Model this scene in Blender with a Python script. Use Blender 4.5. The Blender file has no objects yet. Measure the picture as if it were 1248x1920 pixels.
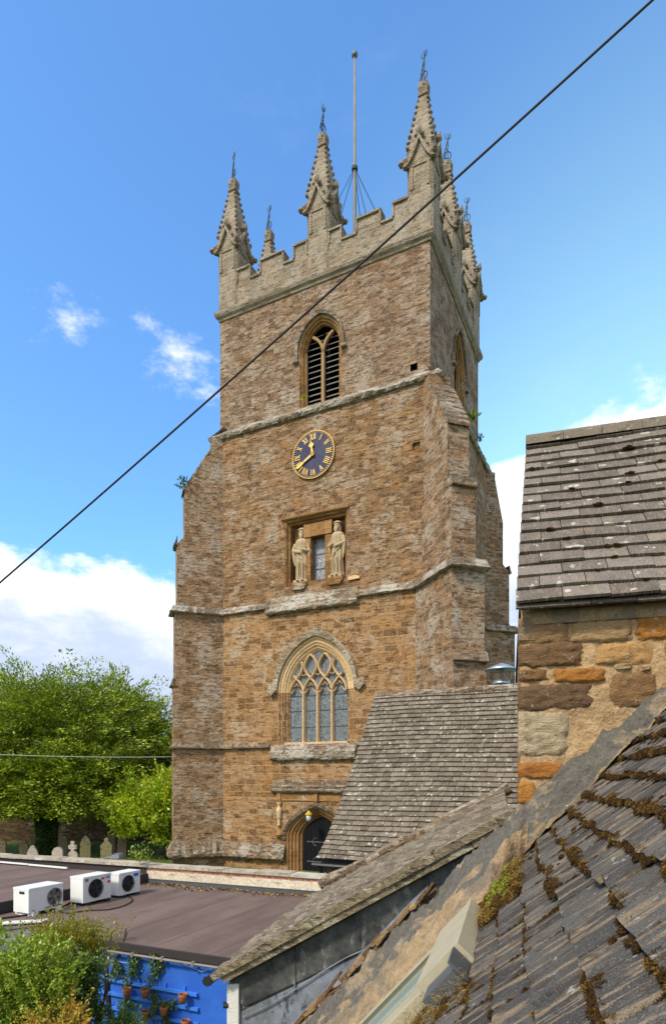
import bpy, math, random
import numpy as np
from mathutils import Vector, Matrix, noise as mnoise
from mathutils.geometry import tessellate_polygon
random.seed(7); np.random.seed(7)
S = bpy.context.scene
COL = S.collection
R_ = math.radians
# ------------------------------------------------------------------ camera
F = 1170.0; CX = 624.0; HY = 1455.0; EYE = 4.1
cd = bpy.data.cameras.new("camera"); cam = bpy.data.objects.new("camera", cd); COL.objects.link(cam)
cam.location = (0, 0, EYE); cam.rotation_euler = (R_(90), 0, 0)
cd.sensor_fit = 'VERTICAL'; cd.sensor_height = 36; cd.lens = 36*F/1920; cd.shift_y = (HY-960)/1920.0
cd.clip_start = 0.05; cd.clip_end = 6000
S.camera = cam
S.view_settings.view_transform = 'Standard'; S.view_settings.look = 'None'
S.view_settings.exposure = 0.80; S.view_settings.gamma = 1.0
# ------------------------------------------------------------------ light
SUN = Vector((-0.50, -0.52, 0.78)).normalized()
sd = bpy.data.lights.new("sun", 'SUN'); sun = bpy.data.objects.new("sun", sd); COL.objects.link(sun)
sd.energy = 2.55; sd.angle = R_(9.0); sd.color = (1.0, 0.90, 0.74)
sun.rotation_euler = SUN.to_track_quat('Z', 'Y').to_euler(); sun.location = (0, -20, 60)

class NT:
    "small node helper"
    def __init__(s, tree): s.t = tree; s.n = tree.nodes; s.l = tree.links
    def lk(s, v, sock):
        if v is None: return
        if hasattr(v, 'is_output'): s.l.new(v, sock)
        else:
            if hasattr(sock.default_value, '__len__') and not hasattr(v, '__len__'): v = (v, v, v)
            if hasattr(sock.default_value, '__len__') and len(sock.default_value) == 4 and len(v) == 3: v = (*v, 1)
            sock.default_value = v
    def m(s, op, a, b=None, c=None, clamp=False):
        n = s.n.new('ShaderNodeMath'); n.operation = op; n.use_clamp = clamp
        for i, v in enumerate((a, b, c)): s.lk(v, n.inputs[i])
        return n.outputs[0]
    def vm(s, op, a, b=None):
        n = s.n.new('ShaderNodeVectorMath'); n.operation = op
        s.lk(a, n.inputs[0]); s.lk(b, n.inputs[1])
        return n.outputs[0] if op != 'DOT_PRODUCT' else n.outputs[1]
    def mix(s, f, a, b, mode='MIX'):
        n = s.n.new('ShaderNodeMix'); n.data_type = 'RGBA'; n.blend_type = mode; n.clamp_factor = True
        s.lk(f, n.inputs[0]); s.lk(a, n.inputs[6]); s.lk(b, n.inputs[7]); return n.outputs[2]
    def noise(s, v, sc, det=4, ro=.55, dim=None):
        n = s.n.new('ShaderNodeTexNoise'); s.lk(v, n.inputs['Vector']); n.inputs['Scale'].default_value = sc
        n.inputs['Detail'].default_value = det; n.inputs['Roughness'].default_value = ro; return n.outputs[0]
    def ncol(s, v, sc, det=3):
        n = s.n.new('ShaderNodeTexNoise'); s.lk(v, n.inputs['Vector']); n.inputs['Scale'].default_value = sc
        n.inputs['Detail'].default_value = det; return n.outputs[1]
    def vor(s, v, sc, feat='F1', out=0):
        n = s.n.new('ShaderNodeTexVoronoi'); n.feature = feat; s.lk(v, n.inputs['Vector']); n.inputs['Scale'].default_value = sc
        return n.outputs[out]
    def ramp(s, f, pts, interp='LINEAR'):
        n = s.n.new('ShaderNodeValToRGB'); r = n.color_ramp; r.interpolation = interp
        while len(r.elements) < len(pts): r.elements.new(.5)
        for e, (p, c) in zip(r.elements, pts):
            e.position = p; e.color = (*c, 1) if hasattr(c, '__len__') else (c, c, c, 1)
        s.lk(f, n.inputs[0]); return n.outputs[0]
    def sm(s, v, a, b):
        n = s.n.new('ShaderNodeMapRange'); n.interpolation_type = 'SMOOTHSTEP'; s.lk(v, n.inputs[0])
        n.inputs[1].default_value = a; n.inputs[2].default_value = b; return n.outputs[0]
    def sep(s, v):
        n = s.n.new('ShaderNodeSeparateXYZ'); s.lk(v, n.inputs[0]); return n.outputs
    def comb(s, x, y, z):
        n = s.n.new('ShaderNodeCombineXYZ')
        for i, v in enumerate((x, y, z)): s.lk(v, n.inputs[i])
        return n.outputs[0]
    def uv(s): return s.n.new('ShaderNodeUVMap').outputs[0]
    def obj(s): return s.n.new('ShaderNodeTexCoord').outputs['Object']
    def attr(s, name='rnd'):
        n = s.n.new('ShaderNodeAttribute'); n.attribute_name = name; return n.outputs['Fac']
    def bump(s, h, dist=.02, st=1.0, prev=None):
        n = s.n.new('ShaderNodeBump'); n.inputs['Strength'].default_value = st; n.inputs['Distance'].default_value = dist
        s.lk(h, n.inputs['Height'])
        if prev is not None: s.l.new(prev, n.inputs['Normal'])
        return n.outputs[0]

# world: nishita sky with cumulus
w = bpy.data.worlds.new("World"); S.world = w; w.use_nodes = True
W = NT(w.node_tree); W.n.clear()
sky = W.n.new('ShaderNodeTexSky'); sky.sky_type = 'NISHITA'; sky.sun_disc = False
sky.sun_elevation = math.asin(SUN.z); sky.sun_rotation = math.atan2(SUN.x, SUN.y)
sky.air_density = 1.0; sky.dust_density = 0.6; sky.ozone_density = 2.0
dirv = W.n.new('ShaderNodeTexCoord').outputs['Generated']
sx, sy, sz = W.sep(dirv)
az = W.m('ARCTAN2', sx, sy); el = W.m('ARCSINE', sz)
def azel(px, py):
    a = (px-CX)/F; e = (HY-py)/F
    return math.atan(a), math.atan(e/math.sqrt(1+a*a))
def blob(px, py, ra, re, amp):
    a, e = azel(px, py)
    da = W.m('DIVIDE', W.m('SUBTRACT', az, a), ra); de = W.m('DIVIDE', W.m('SUBTRACT', el, e), re)
    d = W.m('SQRT', W.m('ADD', W.m('MULTIPLY', da, da), W.m('MULTIPLY', de, de)))
    return W.m('MULTIPLY', W.m('SUBTRACT', 1.0, d), amp)
skyvec = W.comb(W.m('MULTIPLY', az, 1.0), W.m('MULTIPLY', el, 1.9), 0.0)
n1 = W.noise(skyvec, 5.5, 9, .56); n2 = W.noise(W.vm('ADD', skyvec, (3.1, 1.7, .4)), 14, 7, .6); n0 = W.noise(skyvec, 26, 8, .68)
fb = W.m('ADD', W.m('MULTIPLY', W.m('SUBTRACT', n1, .5), 1.6), W.m('MULTIPLY', W.m('SUBTRACT', n2, .5), .75))
big = W.m('MAXIMUM', blob(40, 1400, .46, .280, 1.3), blob(1260, 1200, .43, .318, 1.1))
dens = W.sm(W.m('ADD', big, W.m('MULTIPLY', fb, .42)), -.01, .13)
sml = W.m('MAXIMUM', W.m('MAXIMUM', blob(335, 668, .065, .042, 1.05), blob(135, 597, .048, .034, .62)), W.m('MAXIMUM', blob(392, 722, .035, .025, .6), blob(1215, 735, .03, .04, .8)))
sml = W.m('MAXIMUM', sml, blob(285, 607, .03, .014, .75))
d2 = W.m('MULTIPLY', W.sm(W.m('ADD', W.m('ADD', W.m('MULTIPLY', sml, 1.0), W.m('MULTIPLY', fb, 1.3)), W.m('MULTIPLY', W.m('SUBTRACT', n0, .5), 2.6)), .1, 1.9), .95)
veil = W.m('ADD', W.m('MULTIPLY', W.sm(W.noise(W.comb(W.m('MULTIPLY', az, 1.3), W.m('MULTIPLY', el, 2.6), 4.0), 3.0, 8, .62), .58, .95), .10), 0.0)
dens = W.m('MAXIMUM', W.m('MAXIMUM', dens, d2), veil)
shade = W.sm(W.m('SUBTRACT', W.m('ADD', W.m('MULTIPLY', n1, 1.5), W.m('MULTIPLY', W.m('SUBTRACT', n2, .5), .7)), W.m('MULTIPLY', W.m('MAXIMUM', big, 0.0), 1.45)), -.12, .60)
ccol = W.mix(shade, (2.55, 3.0, 3.9), (5.2, 5.25, 5.35))
skyt = W.mix(1.0, sky.outputs[0], (0.70, 1.06, 1.30), 'MULTIPLY')
skyt = W.mix(W.sm(blob(1330, 900, .80, .62, 1.0), .0, .8), skyt, W.mix(1.0, skyt, (2.3, 1.75, 1.12), 'MULTIPLY'))
back = W.m('MULTIPLY', W.sm(sy, .25, -.15), W.sm(W.noise(W.vm('MULTIPLY', dirv, (1, 1, 2.2)), 2.6, 7, .55), .40, .52))  # unseen clouds behind the camera, added to whiten the blue sky light
over = W.m('MULTIPLY', W.sm(sz, .86, .93), W.sm(W.noise(dirv, 3.2, 6, .55), .42, .55))  # unseen overhead cloud, added for the same whiter fill
dens = W.m('MAXIMUM', dens, W.m('MAXIMUM', back, over))
fin = W.mix(dens, skyt, ccol)
bg = W.n.new('ShaderNodeBackground'); W.l.new(fin, bg.inputs[0]); bg.inputs[1].default_value = 0.15
wo = W.n.new('ShaderNodeOutputWorld'); W.l.new(bg.outputs[0], wo.inputs[0])

# ------------------------------------------------------------------ object helpers
def tag(o, label=None, cat=None, group=None, kind=None):
    if label: o['label'] = label
    if cat: o['category'] = cat
    if group: o['group'] = group
    if kind: o['kind'] = kind
    return o
def empty(name, loc=(0, 0, 0), rz=0, label=None, cat=None, group=None):
    o = bpy.data.objects.new(name, None); COL.objects.link(o); o.location = loc; o.rotation_euler = (0, 0, rz)
    o.empty_display_size = .1
    return tag(o, label, cat, group)
def copy_tree(o, parent=None):
    c = o.copy(); COL.objects.link(c); c.parent = parent
    for ch in list(o.children): copy_tree(ch, c)
    return c

class MB:
    def __init__(s, xf=None): s.v = []; s.f = []; s.r = []; s.mi = []; s.uvo = []; s.xf = xf; s.rnd = 0.5; s.mat = 0; s.uo = (0, 0); s.uvx = None; s.fu = []; s.rough = 0
    def p(s, *q):
        if len(q) == 1: q = q[0]
        if s.xf: q = s.xf(*q)
        s.v.append(tuple(q)); return len(s.v)-1
    def face(s, ids):
        s.f.append(tuple(ids)); s.r.append(s.rnd); s.mi.append(s.mat); s.uvo.append(s.uo); s.fu.append(s.uvx)
    def poly(s, pts): s.face([s.p(q) for q in pts])
    def box(s, x0, x1, y0, y1, z0, z1):
        i = [s.p(x, y, z) for z in (z0, z1) for x, y in ((x0, y0), (x1, y0), (x1, y1), (x0, y1))]
        for f in ((3, 2, 1, 0), (4, 5, 6, 7), (0, 1, 5, 4), (1, 2, 6, 5), (2, 3, 7, 6), (3, 0, 4, 7)): s.face([i[k] for k in f])
    def obox(s, c, ax, ay, az_):
        "oriented box: corner c and three edge vectors"
        c, ax, ay, az_ = map(Vector, (c, ax, ay, az_))
        i = [s.p(c + ax*a + ay*b + az_*d) for d in (0, 1) for a, b in ((0, 0), (1, 0), (1, 1), (0, 1))]
        for f in ((3, 2, 1, 0), (4, 5, 6, 7), (0, 1, 5, 4), (1, 2, 6, 5), (2, 3, 7, 6), (3, 0, 4, 7)): s.face([i[k] for k in f])
    def prism(s, pts, d):
        "pts 3D polygon, extruded by vector d"
        d = Vector(d); a = [s.p(Vector(q)) for q in pts]; b = [s.p(Vector(q)+d) for q in pts]
        n = len(pts); s.face(a); s.face(b[::-1])
        for k in range(n): s.face((a[(k+1) % n], a[k], b[k], b[(k+1) % n]))
    def tube(s, path, rad, n=8, cap=True):
        path = [Vector(q) for q in path]
        if not hasattr(rad, '__len__'): rad = [rad]*len(path)
        rings = []; up = None
        for k, q in enumerate(path):
            t = (path[min(k+1, len(path)-1)]-path[max(k-1, 0)]).normalized()
            if up is None: up = Vector((0, 0, 1)) if abs(t.z) < .9 else Vector((1, 0, 0))
            a = t.cross(up).normalized(); b = a.cross(t).normalized(); up = b
            rings.append([s.p(q + a*math.cos(2*math.pi*j/n)*rad[k] + b*math.sin(2*math.pi*j/n)*rad[k]) for j in range(n)])
        for k in range(len(path)-1):
            for j in range(n): s.face((rings[k][j], rings[k][(j+1) % n], rings[k+1][(j+1) % n], rings[k+1][j]))
        if cap: s.face(rings[0][::-1]); s.face(rings[-1])
    def lathe(s, c, prof, n=12, sx=1, sy=1, fold=None):
        c = Vector(c); rings = []
        for (r, z) in prof:
            ring = []
            for j in range(n):
                a = 2*math.pi*j/n; rr = r*(1+(fold(a, z) if fold else 0))
                ring.append(s.p(c+Vector((math.cos(a)*rr*sx, math.sin(a)*rr*sy, z))))
            rings.append(ring)
        for k in range(len(prof)-1):
            for j in range(n): s.face((rings[k][j], rings[k][(j+1) % n], rings[k+1][(j+1) % n], rings[k+1][j]))
        s.face(rings[0][::-1]); s.face(rings[-1])
    def ball(s, c, rx, ry=None, rz=None, n=8, m=5, jit=0):
        ry = ry or rx; rz = rz or rx; c = Vector(c); o = random.random()*100
        def pt(a, b):
            d = Vector((math.cos(a)*math.sin(b), math.sin(a)*math.sin(b), math.cos(b)))
            k = 1+(mnoise.noise(d*1.7+Vector((o, o, o)))*jit if jit else 0)
            return c+Vector((d.x*rx, d.y*ry, d.z*rz))*k
        top = s.p(pt(0, 0)); bot = s.p(pt(0, math.pi))
        rings = [[s.p(pt(2*math.pi*j/n, math.pi*(i+1)/(m+1))) for j in range(n)] for i in range(m)]
        for j in range(n):
            s.face((top, rings[0][j], rings[0][(j+1) % n])); s.face((bot, rings[-1][(j+1) % n], rings[-1][j]))
            for i in range(m-1): s.face((rings[i][j], rings[i+1][j], rings[i+1][(j+1) % n], rings[i][(j+1) % n]))
    def strip(s, A, B, closed=False):
        a = [s.p(q) for q in A]; b = [s.p(q) for q in B]; n = len(a)
        for k in range(n if closed else n-1):
            s.face((a[k], a[(k+1) % n], b[(k+1) % n], b[k]))
    def tess(s, loops, f3):
        "polygon with holes in 2D (outer first); f3 maps (x,z) to 3D args"
        tris = tessellate_polygon([[Vector((x, z, 0)) for x, z in lp] for lp in loops])
        ids = [s.p(*f3(x, z)) for lp in loops for x, z in lp]
        for t in tris: s.face([ids[k] for k in t])
    def sweep(s, path, prof, closed=False):
        "path: plan (x,y) points, outside on the right; prof: list of (out,z)"
        if s.rough:
            np_ = []
            for k in range(len(path) if closed else len(path)-1):
                a, b = Vector(path[k][:2]), Vector(path[(k+1) % len(path)][:2]); m_ = max(1, int((b-a).length/.16))
                np_ += [tuple(a.lerp(b, j/m_)) for j in range(m_)]
            if not closed: np_.append(tuple(path[-1][:2]))
            path = np_
        n = len(path); P = [Vector((q[0], q[1])) for q in path]; rings = []
        for k in range(n):
            d1 = (P[k]-P[k-1]).normalized() if (closed or k > 0) else None
            d2 = (P[(k+1) % n]-P[k]).normalized() if (closed or k < n-1) else None
            if d1 is None: d1 = d2
            if d2 is None: d2 = d1
            n1_ = Vector((d1.y, -d1.x)); n2_ = Vector((d2.y, -d2.x)); m_ = (n1_+n2_)
            m_ = m_/max(m_.dot(n1_), .3) if m_.length > 1e-4 else n1_
            rg = []
            for o, z in prof:
                if s.rough and o > .02:
                    v3 = Vector((P[k].x*4.1, P[k].y*4.1, z*7)); o += s.rough*(mnoise.noise(v3)+.5*mnoise.noise(v3*2.7)); z += s.rough*.8*mnoise.noise(v3+Vector((9, 9, 9)))
                rg.append(s.p(P[k].x+m_.x*o, P[k].y+m_.y*o, z))
            rings.append(rg)
        for k in range(n if closed else n-1):
            a, b = rings[k], rings[(k+1) % n]
            for j in range(len(prof)-1): s.face((a[j], b[j], b[j+1], a[j+1]))
        if not closed: s.face(rings[0]); s.face(rings[-1][::-1])
    def build(s, name, mats, parent=None, smooth=False, fixn=True, loc=None):
        me = bpy.data.meshes.new(name)
        me.from_pydata(s.v, [], s.f)
        if not isinstance(mats, (list, tuple)): mats = [mats]
        for m_ in mats: me.materials.append(m_)
        if fixn:
            import bmesh
            bm = bmesh.new(); bm.from_mesh(me); bm.faces.ensure_lookup_table()
            bmesh.ops.recalc_face_normals(bm, faces=bm.faces); bm.to_mesh(me); bm.free()
        nf = len(me.polygons)
        if nf == len(s.r):
            at = me.attributes.new('rnd', 'FLOAT', 'FACE'); at.data.foreach_set('value', s.r)
            me.polygons.foreach_set('material_index', s.mi)
        uvl = me.uv_layers.new(name='UVMap'); dat = np.zeros(len(me.loops)*2)
        for i, pl in enumerate(me.polygons):
            fu = s.fu[i] if nf == len(s.fu) else None
            if fu: U, V = fu
            else:
                nn = pl.normal
                if abs(nn.z) > .92: U = Vector((1, 0, 0)); V = Vector((0, 1, 0))
                else: U = Vector((-nn.y, nn.x, 0)).normalized(); V = Vector((0, 0, 1)) if abs(nn.z) < .5 else nn.cross(U)
            ox, oy = s.uvo[i] if nf == len(s.uvo) else (0, 0)
            for li in pl.loop_indices:
                co = me.vertices[me.loops[li].vertex_index].co
                dat[2*li] = co.dot(U)+ox; dat[2*li+1] = co.dot(V)+oy
        uvl.data.foreach_set('uv', dat)
        if smooth: me.polygons.foreach_set('use_smooth', [True]*nf)
        me.update()
        o = bpy.data.objects.new(name, me); COL.objects.link(o)
        if parent: o.parent = parent
        if loc: o.location = loc
        return o

# ------------------------------------------------------------------ materials
def mat(name):
    m = bpy.data.materials.new(name); m.use_nodes = True; t = NT(m.node_tree)
    b = t.n['Principled BSDF']; b.inputs['Specular IOR Level'].default_value = .25
    return m, t, b
def simple(name, col, rough=.7, metal=0, var=.15, nscale=6, bump=.0, spec=.3):
    m, t, b = mat(name); o = t.obj()
    n = t.noise(o, nscale, 5, .6)
    c = t.mix(t.m('MULTIPLY', n, var*2), col, tuple(x*.35 for x in col))
    t.lk(c, b.inputs['Base Color']); b.inputs['Roughness'].default_value = rough; b.inputs['Metallic'].default_value = metal
    b.inputs['Specular IOR Level'].default_value = spec
    if bump: t.lk(t.bump(t.noise(o, nscale*6, 4), bump), b.inputs['Normal'])
    return m
def stone(name, pal, mortar, bw=.5, rh=.24, msize=.012, lich=.3, lcol=(.42, .38, .32), rough_amt=1.0, mfac=1.0, distort=.05, bumpd=.03, wav=.0, dark=.25, orange=0.0, grain=11):
    m, t, b = mat(name); uv = t.uv()
    x, y, _ = t.sep(uv)
    # irregular courses
    yy = t.m('ADD', y, t.m('MULTIPLY', t.m('SINE', t.m('MULTIPLY', y, 2.3)), .10))
    yy = t.m('ADD', yy, t.m('MULTIPLY', t.m('SINE', t.m('ADD', t.m('MULTIPLY', y, 6.1), 1.0)), .035))
    row = t.m('FLOOR', t.m('DIVIDE', yy, rh))
    rr = t.n.new('ShaderNodeTexWhiteNoise'); rr.noise_dimensions = '1D'; t.lk(row, rr.inputs['W'])
    xx = t.m('MULTIPLY', x, t.m('ADD', .72, t.m('MULTIPLY', rr.outputs[0], .75)))
    v = t.comb(xx, yy, 0.0)
    dn = t.ncol(uv, 2.2, 3); dn2 = t.ncol(uv, 9, 3)
    v = t.vm('ADD', v, t.vm('MULTIPLY', t.vm('SUBTRACT', dn, (.5, .5, .5)), (distort*2.2, distort*1.1, 0)))
    v = t.vm('ADD', v, t.vm('MULTIPLY', t.vm('SUBTRACT', dn2, (.5, .5, .5)), (distort*.9, distort*.7, 0)))
    br = t.n.new('ShaderNodeTexBrick'); t.l.new(v, br.inputs['Vector'])
    br.inputs['Color1'].default_value = (0, 0, 0, 1); br.inputs['Color2'].default_value = (1, 1, 1, 1)
    br.inputs['Scale'].default_value = 1; br.inputs['Mortar Size'].default_value = msize; br.inputs['Mortar Smooth'].default_value = .3
    br.inputs['Brick Width'].default_value = bw; br.inputs['Row Height'].default_value = rh; br.offset = .5; br.squash = 1
    br.inputs['Bias'].default_value = 0; br.inputs['Mortar'].default_value = (.5, .5, .5, 1)
    n = len(pal); c = t.ramp(br.outputs['Color'], [((i+.5)/n, pc) for i, pc in enumerate(pal)])
    uvs = t.vm('MULTIPLY', uv, (1, 1.7, 1)); f1 = t.noise(uvs, 3.2, 6, .68); f2 = t.noise(uvs, grain, 5, .72); f3 = t.noise(uv, .35, 3, .5)
    c = t.mix(t.m('MULTIPLY', t.sm(f1, .42, .72), dark*2), c, tuple(q*.45 for q in pal[0]))
    c = t.mix(t.m('MULTIPLY', t.sm(f2, .52, .70), .7), c, tuple(min(1, q*1.45) for q in pal[-1]))
    c = t.mix(t.m('MULTIPLY', t.sm(f2, .47, .30), .85), c, tuple(q*.3 for q in pal[0]))
    if orange: c = t.mix(t.m('MULTIPLY', t.sm(t.noise(uv, 1.1, 4), .45, .7), orange), c, (.40, .17, .035))
    c = t.mix(t.m('MULTIPLY', br.outputs['Fac'], mfac), c, mortar)
    # lichen / weathered patches
    ln = t.noise(uvs, 4.5, 9, .78); big_ = t.noise(uv, .7, 4, .6)
    lm = t.sm(t.m('ADD', ln, t.m('MULTIPLY', t.m('SUBTRACT', big_, .5), 1.1)), .60-lich*.18, .74-lich*.18)
    c = t.mix(t.m('MULTIPLY', lm, .8), c, t.mix(f2, tuple(q*.55 for q in lcol), tuple(min(1, q*1.35) for q in lcol)))
    crev = t.sm(t.noise(t.vm('MULTIPLY', uv, (2.6, 9.5, 1)), 1.0, 5, .62), .56, .66)
    c = t.mix(t.m('MULTIPLY', crev, min(.62, rough_amt*.42)), c, tuple(q*.30 for q in pal[1]))
    spk = t.sm(t.noise(uv, 14, 3, .6), .66, .72)
    c = t.mix(t.m('MULTIPLY', spk, .6*min(1, lich*2)), c, (.72, .70, .64))
    t.lk(c, b.inputs['Base Color']); b.inputs['Roughness'].default_value = .93
    h = t.m('SUBTRACT', t.m('ADD', t.m('MULTIPLY', f2, .5*rough_amt), t.m('MULTIPLY', f1, .9*rough_amt)), t.m('MULTIPLY', br.outputs['Fac'], .55))
    h = t.m('ADD', h, t.m('MULTIPLY', br.outputs['Color'], .35))
    h = t.m('SUBTRACT', h, t.m('MULTIPLY', crev, .6*rough_amt))
    t.lk(t.bump(h, bumpd), b.inputs['Normal'])
    return m
M = {}
M['ashlar'] = stone('ironstone_coursed', [(.15, .078, .032), (.255, .135, .056), (.31, .17, .07), (.36, .205, .09), (.35, .215, .115)], (.46, .32, .17), bw=.5, rh=.235, msize=.013, lich=.26, lcol=(.42,.33,.235), mfac=.80, distort=.045, bumpd=.06, orange=.28, dark=.38)
M['rubble'] = stone('ironstone_rubble_belfry', [(.19, .115, .064), (.275, .175, .105), (.33, .22, .14), (.38, .265, .175), (.39, .29, .205)], (.32, .22, .135), bw=.44, rh=.19, msize=.014, lich=.38, lcol=(.46, .37, .285), mfac=.5, distort=.10, bumpd=.11, orange=.22, rough_amt=1.5, dark=.40)
M['rubble2'] = stone('ironstone_rubble_middle', [(.18, .098, .043), (.27, .155, .074), (.33, .20, .10), (.38, .24, .13), (.39, .27, .17)], (.34, .23, .13), bw=.46, rh=.20, msize=.014, lich=.24, lcol=(.45, .36, .27), mfac=.5, distort=.08, bumpd=.10, orange=.32, rough_amt=1.4, dark=.40)
M['buttress'] = stone('ironstone_buttress', [(.18, .105, .053), (.28, .17, .09), (.34, .215, .12), (.38, .255, .155), (.39, .29, .20)], (.38, .27, .165), bw=.44, rh=.21, msize=.014, lich=.42, lcol=(.47, .385, .30), mfac=.55, distort=.07, bumpd=.09, orange=.3, rough_amt=1.4, dark=.38)
M['dressed'] = stone('parapet_limestone', [(.215, .168, .115), (.255, .205, .145), (.29, .235, .17), (.31, .255, .19)], (.24, .18, .12), bw=.85, rh=.42, msize=.006, lich=.35, lcol=(.34, .30, .235), mfac=.25, distort=.03, bumpd=.05, dark=.35, orange=.12)
M['string2'] = stone('pale_lichened_ledge', [(.17, .125, .085), (.24, .185, .13), (.30, .245, .18)], (.2, .16, .11), bw=1.1, rh=.9, msize=.010, lich=.80, lcol=(.47, .425, .36), mfac=.4, distort=.05, bumpd=.09, dark=.45, orange=.22, rough_amt=1.0, grain=8)
M['hood'] = stone('weathered_hood_stone', [(.28, .21, .135), (.36, .275, .18), (.42, .33, .22)], (.3, .23, .15), bw=.6, rh=.4, msize=.008, lich=.55, lcol=(.45, .395, .31), mfac=.3, distort=.03, bumpd=.06, dark=.35, grain=9)
M['string'] = stone('lichened_string_course', [(.14, .10, .062), (.20, .15, .10), (.26, .20, .14)], (.16, .12, .08), bw=1.1, rh=.9, msize=.010, lich=.55, lcol=(.40, .35, .285), mfac=.4, distort=.05, bumpd=.09, dark=.5, orange=.25, rough_amt=1.0, grain=8)
M['cream'] = stone('cream_limestone', [(.50, .335, .175), (.56, .38, .20), (.60, .43, .24)], (.42, .31, .18), bw=.9, rh=.5, msize=.006, lich=-.3, mfac=.4, distort=.01, bumpd=.010, dark=.08)
M['brownst'] = stone('brown_dressed_stone', [(.18, .088, .030), (.25, .13, .046), (.31, .17, .065)], (.25, .14, .06), bw=.8, rh=.45, msize=.006, lich=-.1, mfac=.4, distort=.01, bumpd=.02)
M['tracery'] = simple('aged_tracery_stone', (.36, .23, .11), .9, var=.3, nscale=3, bump=.01)
M['statue'] = simple('statue_limestone', (.50, .375, .225), .9, var=.35, nscale=4, bump=.015)
M['blocks'] = stone('pale_blockwork', [(.50, .43, .32), (.56, .48, .36), (.60, .52, .40)], (.40, .34, .26), bw=.45, rh=.30, msize=.006, lich=0, mfac=.6, distort=.004, bumpd=.008, dark=.1)
M['brick'] = stone('red_brick_band', [(.30, .10, .055), (.38, .14, .08), (.44, .19, .11), (.36, .16, .1)], (.42, .36, .28), bw=.12, rh=.075, msize=.008, lich=0, mfac=.8, distort=.004, bumpd=.01)
M['coping'] = stone('concrete_coping', [(.34, .29, .22), (.40, .34, .26), (.43, .38, .30)], (.2, .17, .13), bw=.9, rh=2.0, msize=.008, lich=.35, lcol=(.5, .47, .4), mfac=.6, distort=.01, bumpd=.02)
M['vergest'] = stone('mossy_verge_stone', [(.20, .155, .095), (.27, .21, .13), (.31, .245, .16)], (.2, .17, .13), bw=9, rh=9, msize=0, lich=.4, lcol=(.42, .38, .27), mfac=0, distort=.0, bumpd=.06, dark=.45, rough_amt=1.5)
M['cyard'] = stone('churchyard_rubble', [(.08, .048, .022), (.13, .08, .036), (.18, .11, .05), (.21, .14, .075)], (.14, .10, .06), bw=.35, rh=.14, msize=.02, lich=.1, mfac=.6, distort=.08, bumpd=.05)
M['black'] = simple('black_painted_metal', (.02, .02, .022), .4, var=.2, spec=.5)
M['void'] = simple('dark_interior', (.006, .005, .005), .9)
M['door'] = simple('black_door_paint', (.012, .012, .014), .85, var=.3, nscale=3, spec=.08)
M['iron'] = simple('weathered_iron_fitting', (.14, .15, .17), .55, metal=.4)
M['vane'] = simple('verdigris_iron', (.03, .045, .05), .5, metal=.3)
M['gold'] = simple('gold_leaf', (.66, .42, .11), .38, metal=.35, var=.15)
M['louvre'] = simple('weathered_oak_louvre', (.22, .20, .185), .85, var=.35, nscale=5, bump=.01)
M['pole'] = simple('grey_pole', (.30, .27, .25), .6, var=.6, nscale=1.2)
M['white'] = simple('white_enamel', (.74, .74, .71), .4, var=.16, nscale=4, spec=.5)
M['whitepaint'] = simple('flaking_white_paint', (.70, .68, .63), .8, var=.3, nscale=7, bump=.01)
M['terracotta'] = simple('terracotta', (.45, .15, .06), .85, var=.2, nscale=18)
M['grille'] = simple('dark_fan_plastic', (.03, .032, .035), .5)
M['galv'] = simple('galvanised_metal', (.38, .45, .55), .38, metal=.75, var=.15)
M['cable'] = simple('black_cable', (.022, .017, .015), .7)
M['palecable'] = simple('pale_cable', (.42, .46, .42), .6)
M['bluetxt'] = simple('blue_badge', (.03, .12, .55), .4, var=0)
M['redtxt'] = simple('red_badge', (.55, .04, .04), .4, var=0)
M['creamframe'] = simple('cream_window_frame', (.44, .385, .265), .55, var=.25, nscale=5, bump=.003)
M['felt_edge'] = simple('felt_edge', (.045, .036, .034), .8, var=.3)
M['bark'] = simple('bark', (.055, .038, .025), .95, var=.3, nscale=8, bump=.03)
M['amber'] = simple('amber_lamp_top', (.50, .29, .02), .35, var=.05)
M['glassj'] = simple('clear_lamp_glass', (.45, .48, .5), .15, spec=.7)
M['slateblk'] = simple('grey_cheek_lead', (.10, .105, .11), .6, metal=.1, var=.3)
M['litter'] = simple('leaf_litter', (.20, .12, .06), .95, var=.4, nscale=30)
M['soil'] = simple('soil', (.05, .035, .02), .95)

def m_lead(name, base, tint, amt):
    m, t, b = mat(name); o = t.obj()
    n = t.noise(o, 2.2, 7, .7); n2 = t.noise(t.vm('MULTIPLY', o, (1, 1, .45)), 7, 8, .72)
    c = t.mix(t.sm(n, .35, .68), base, tint); c = t.mix(t.m('MULTIPLY', t.sm(n2, .55, .68), .55), c, (.27, .26, .245)); c = t.mix(t.m('MULTIPLY', t.sm(n2, .45, .33), .8), c, (.022, .021, .02))
    t.lk(c, b.inputs['Base Color']); b.inputs['Roughness'].default_value = .42; b.inputs['Metallic'].default_value = amt
    t.lk(t.bump(n, .03), b.inputs['Normal']); return m
M['lead'] = m_lead('lead_sheet', (.13, .135, .145), (.24, .26, .31), .12)
M['tar'] = m_lead('tarred_panel', (.030, .030, .031), (.10, .098, .092), .1)  # dark wall colour that also paints the shadow under the verge

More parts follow.
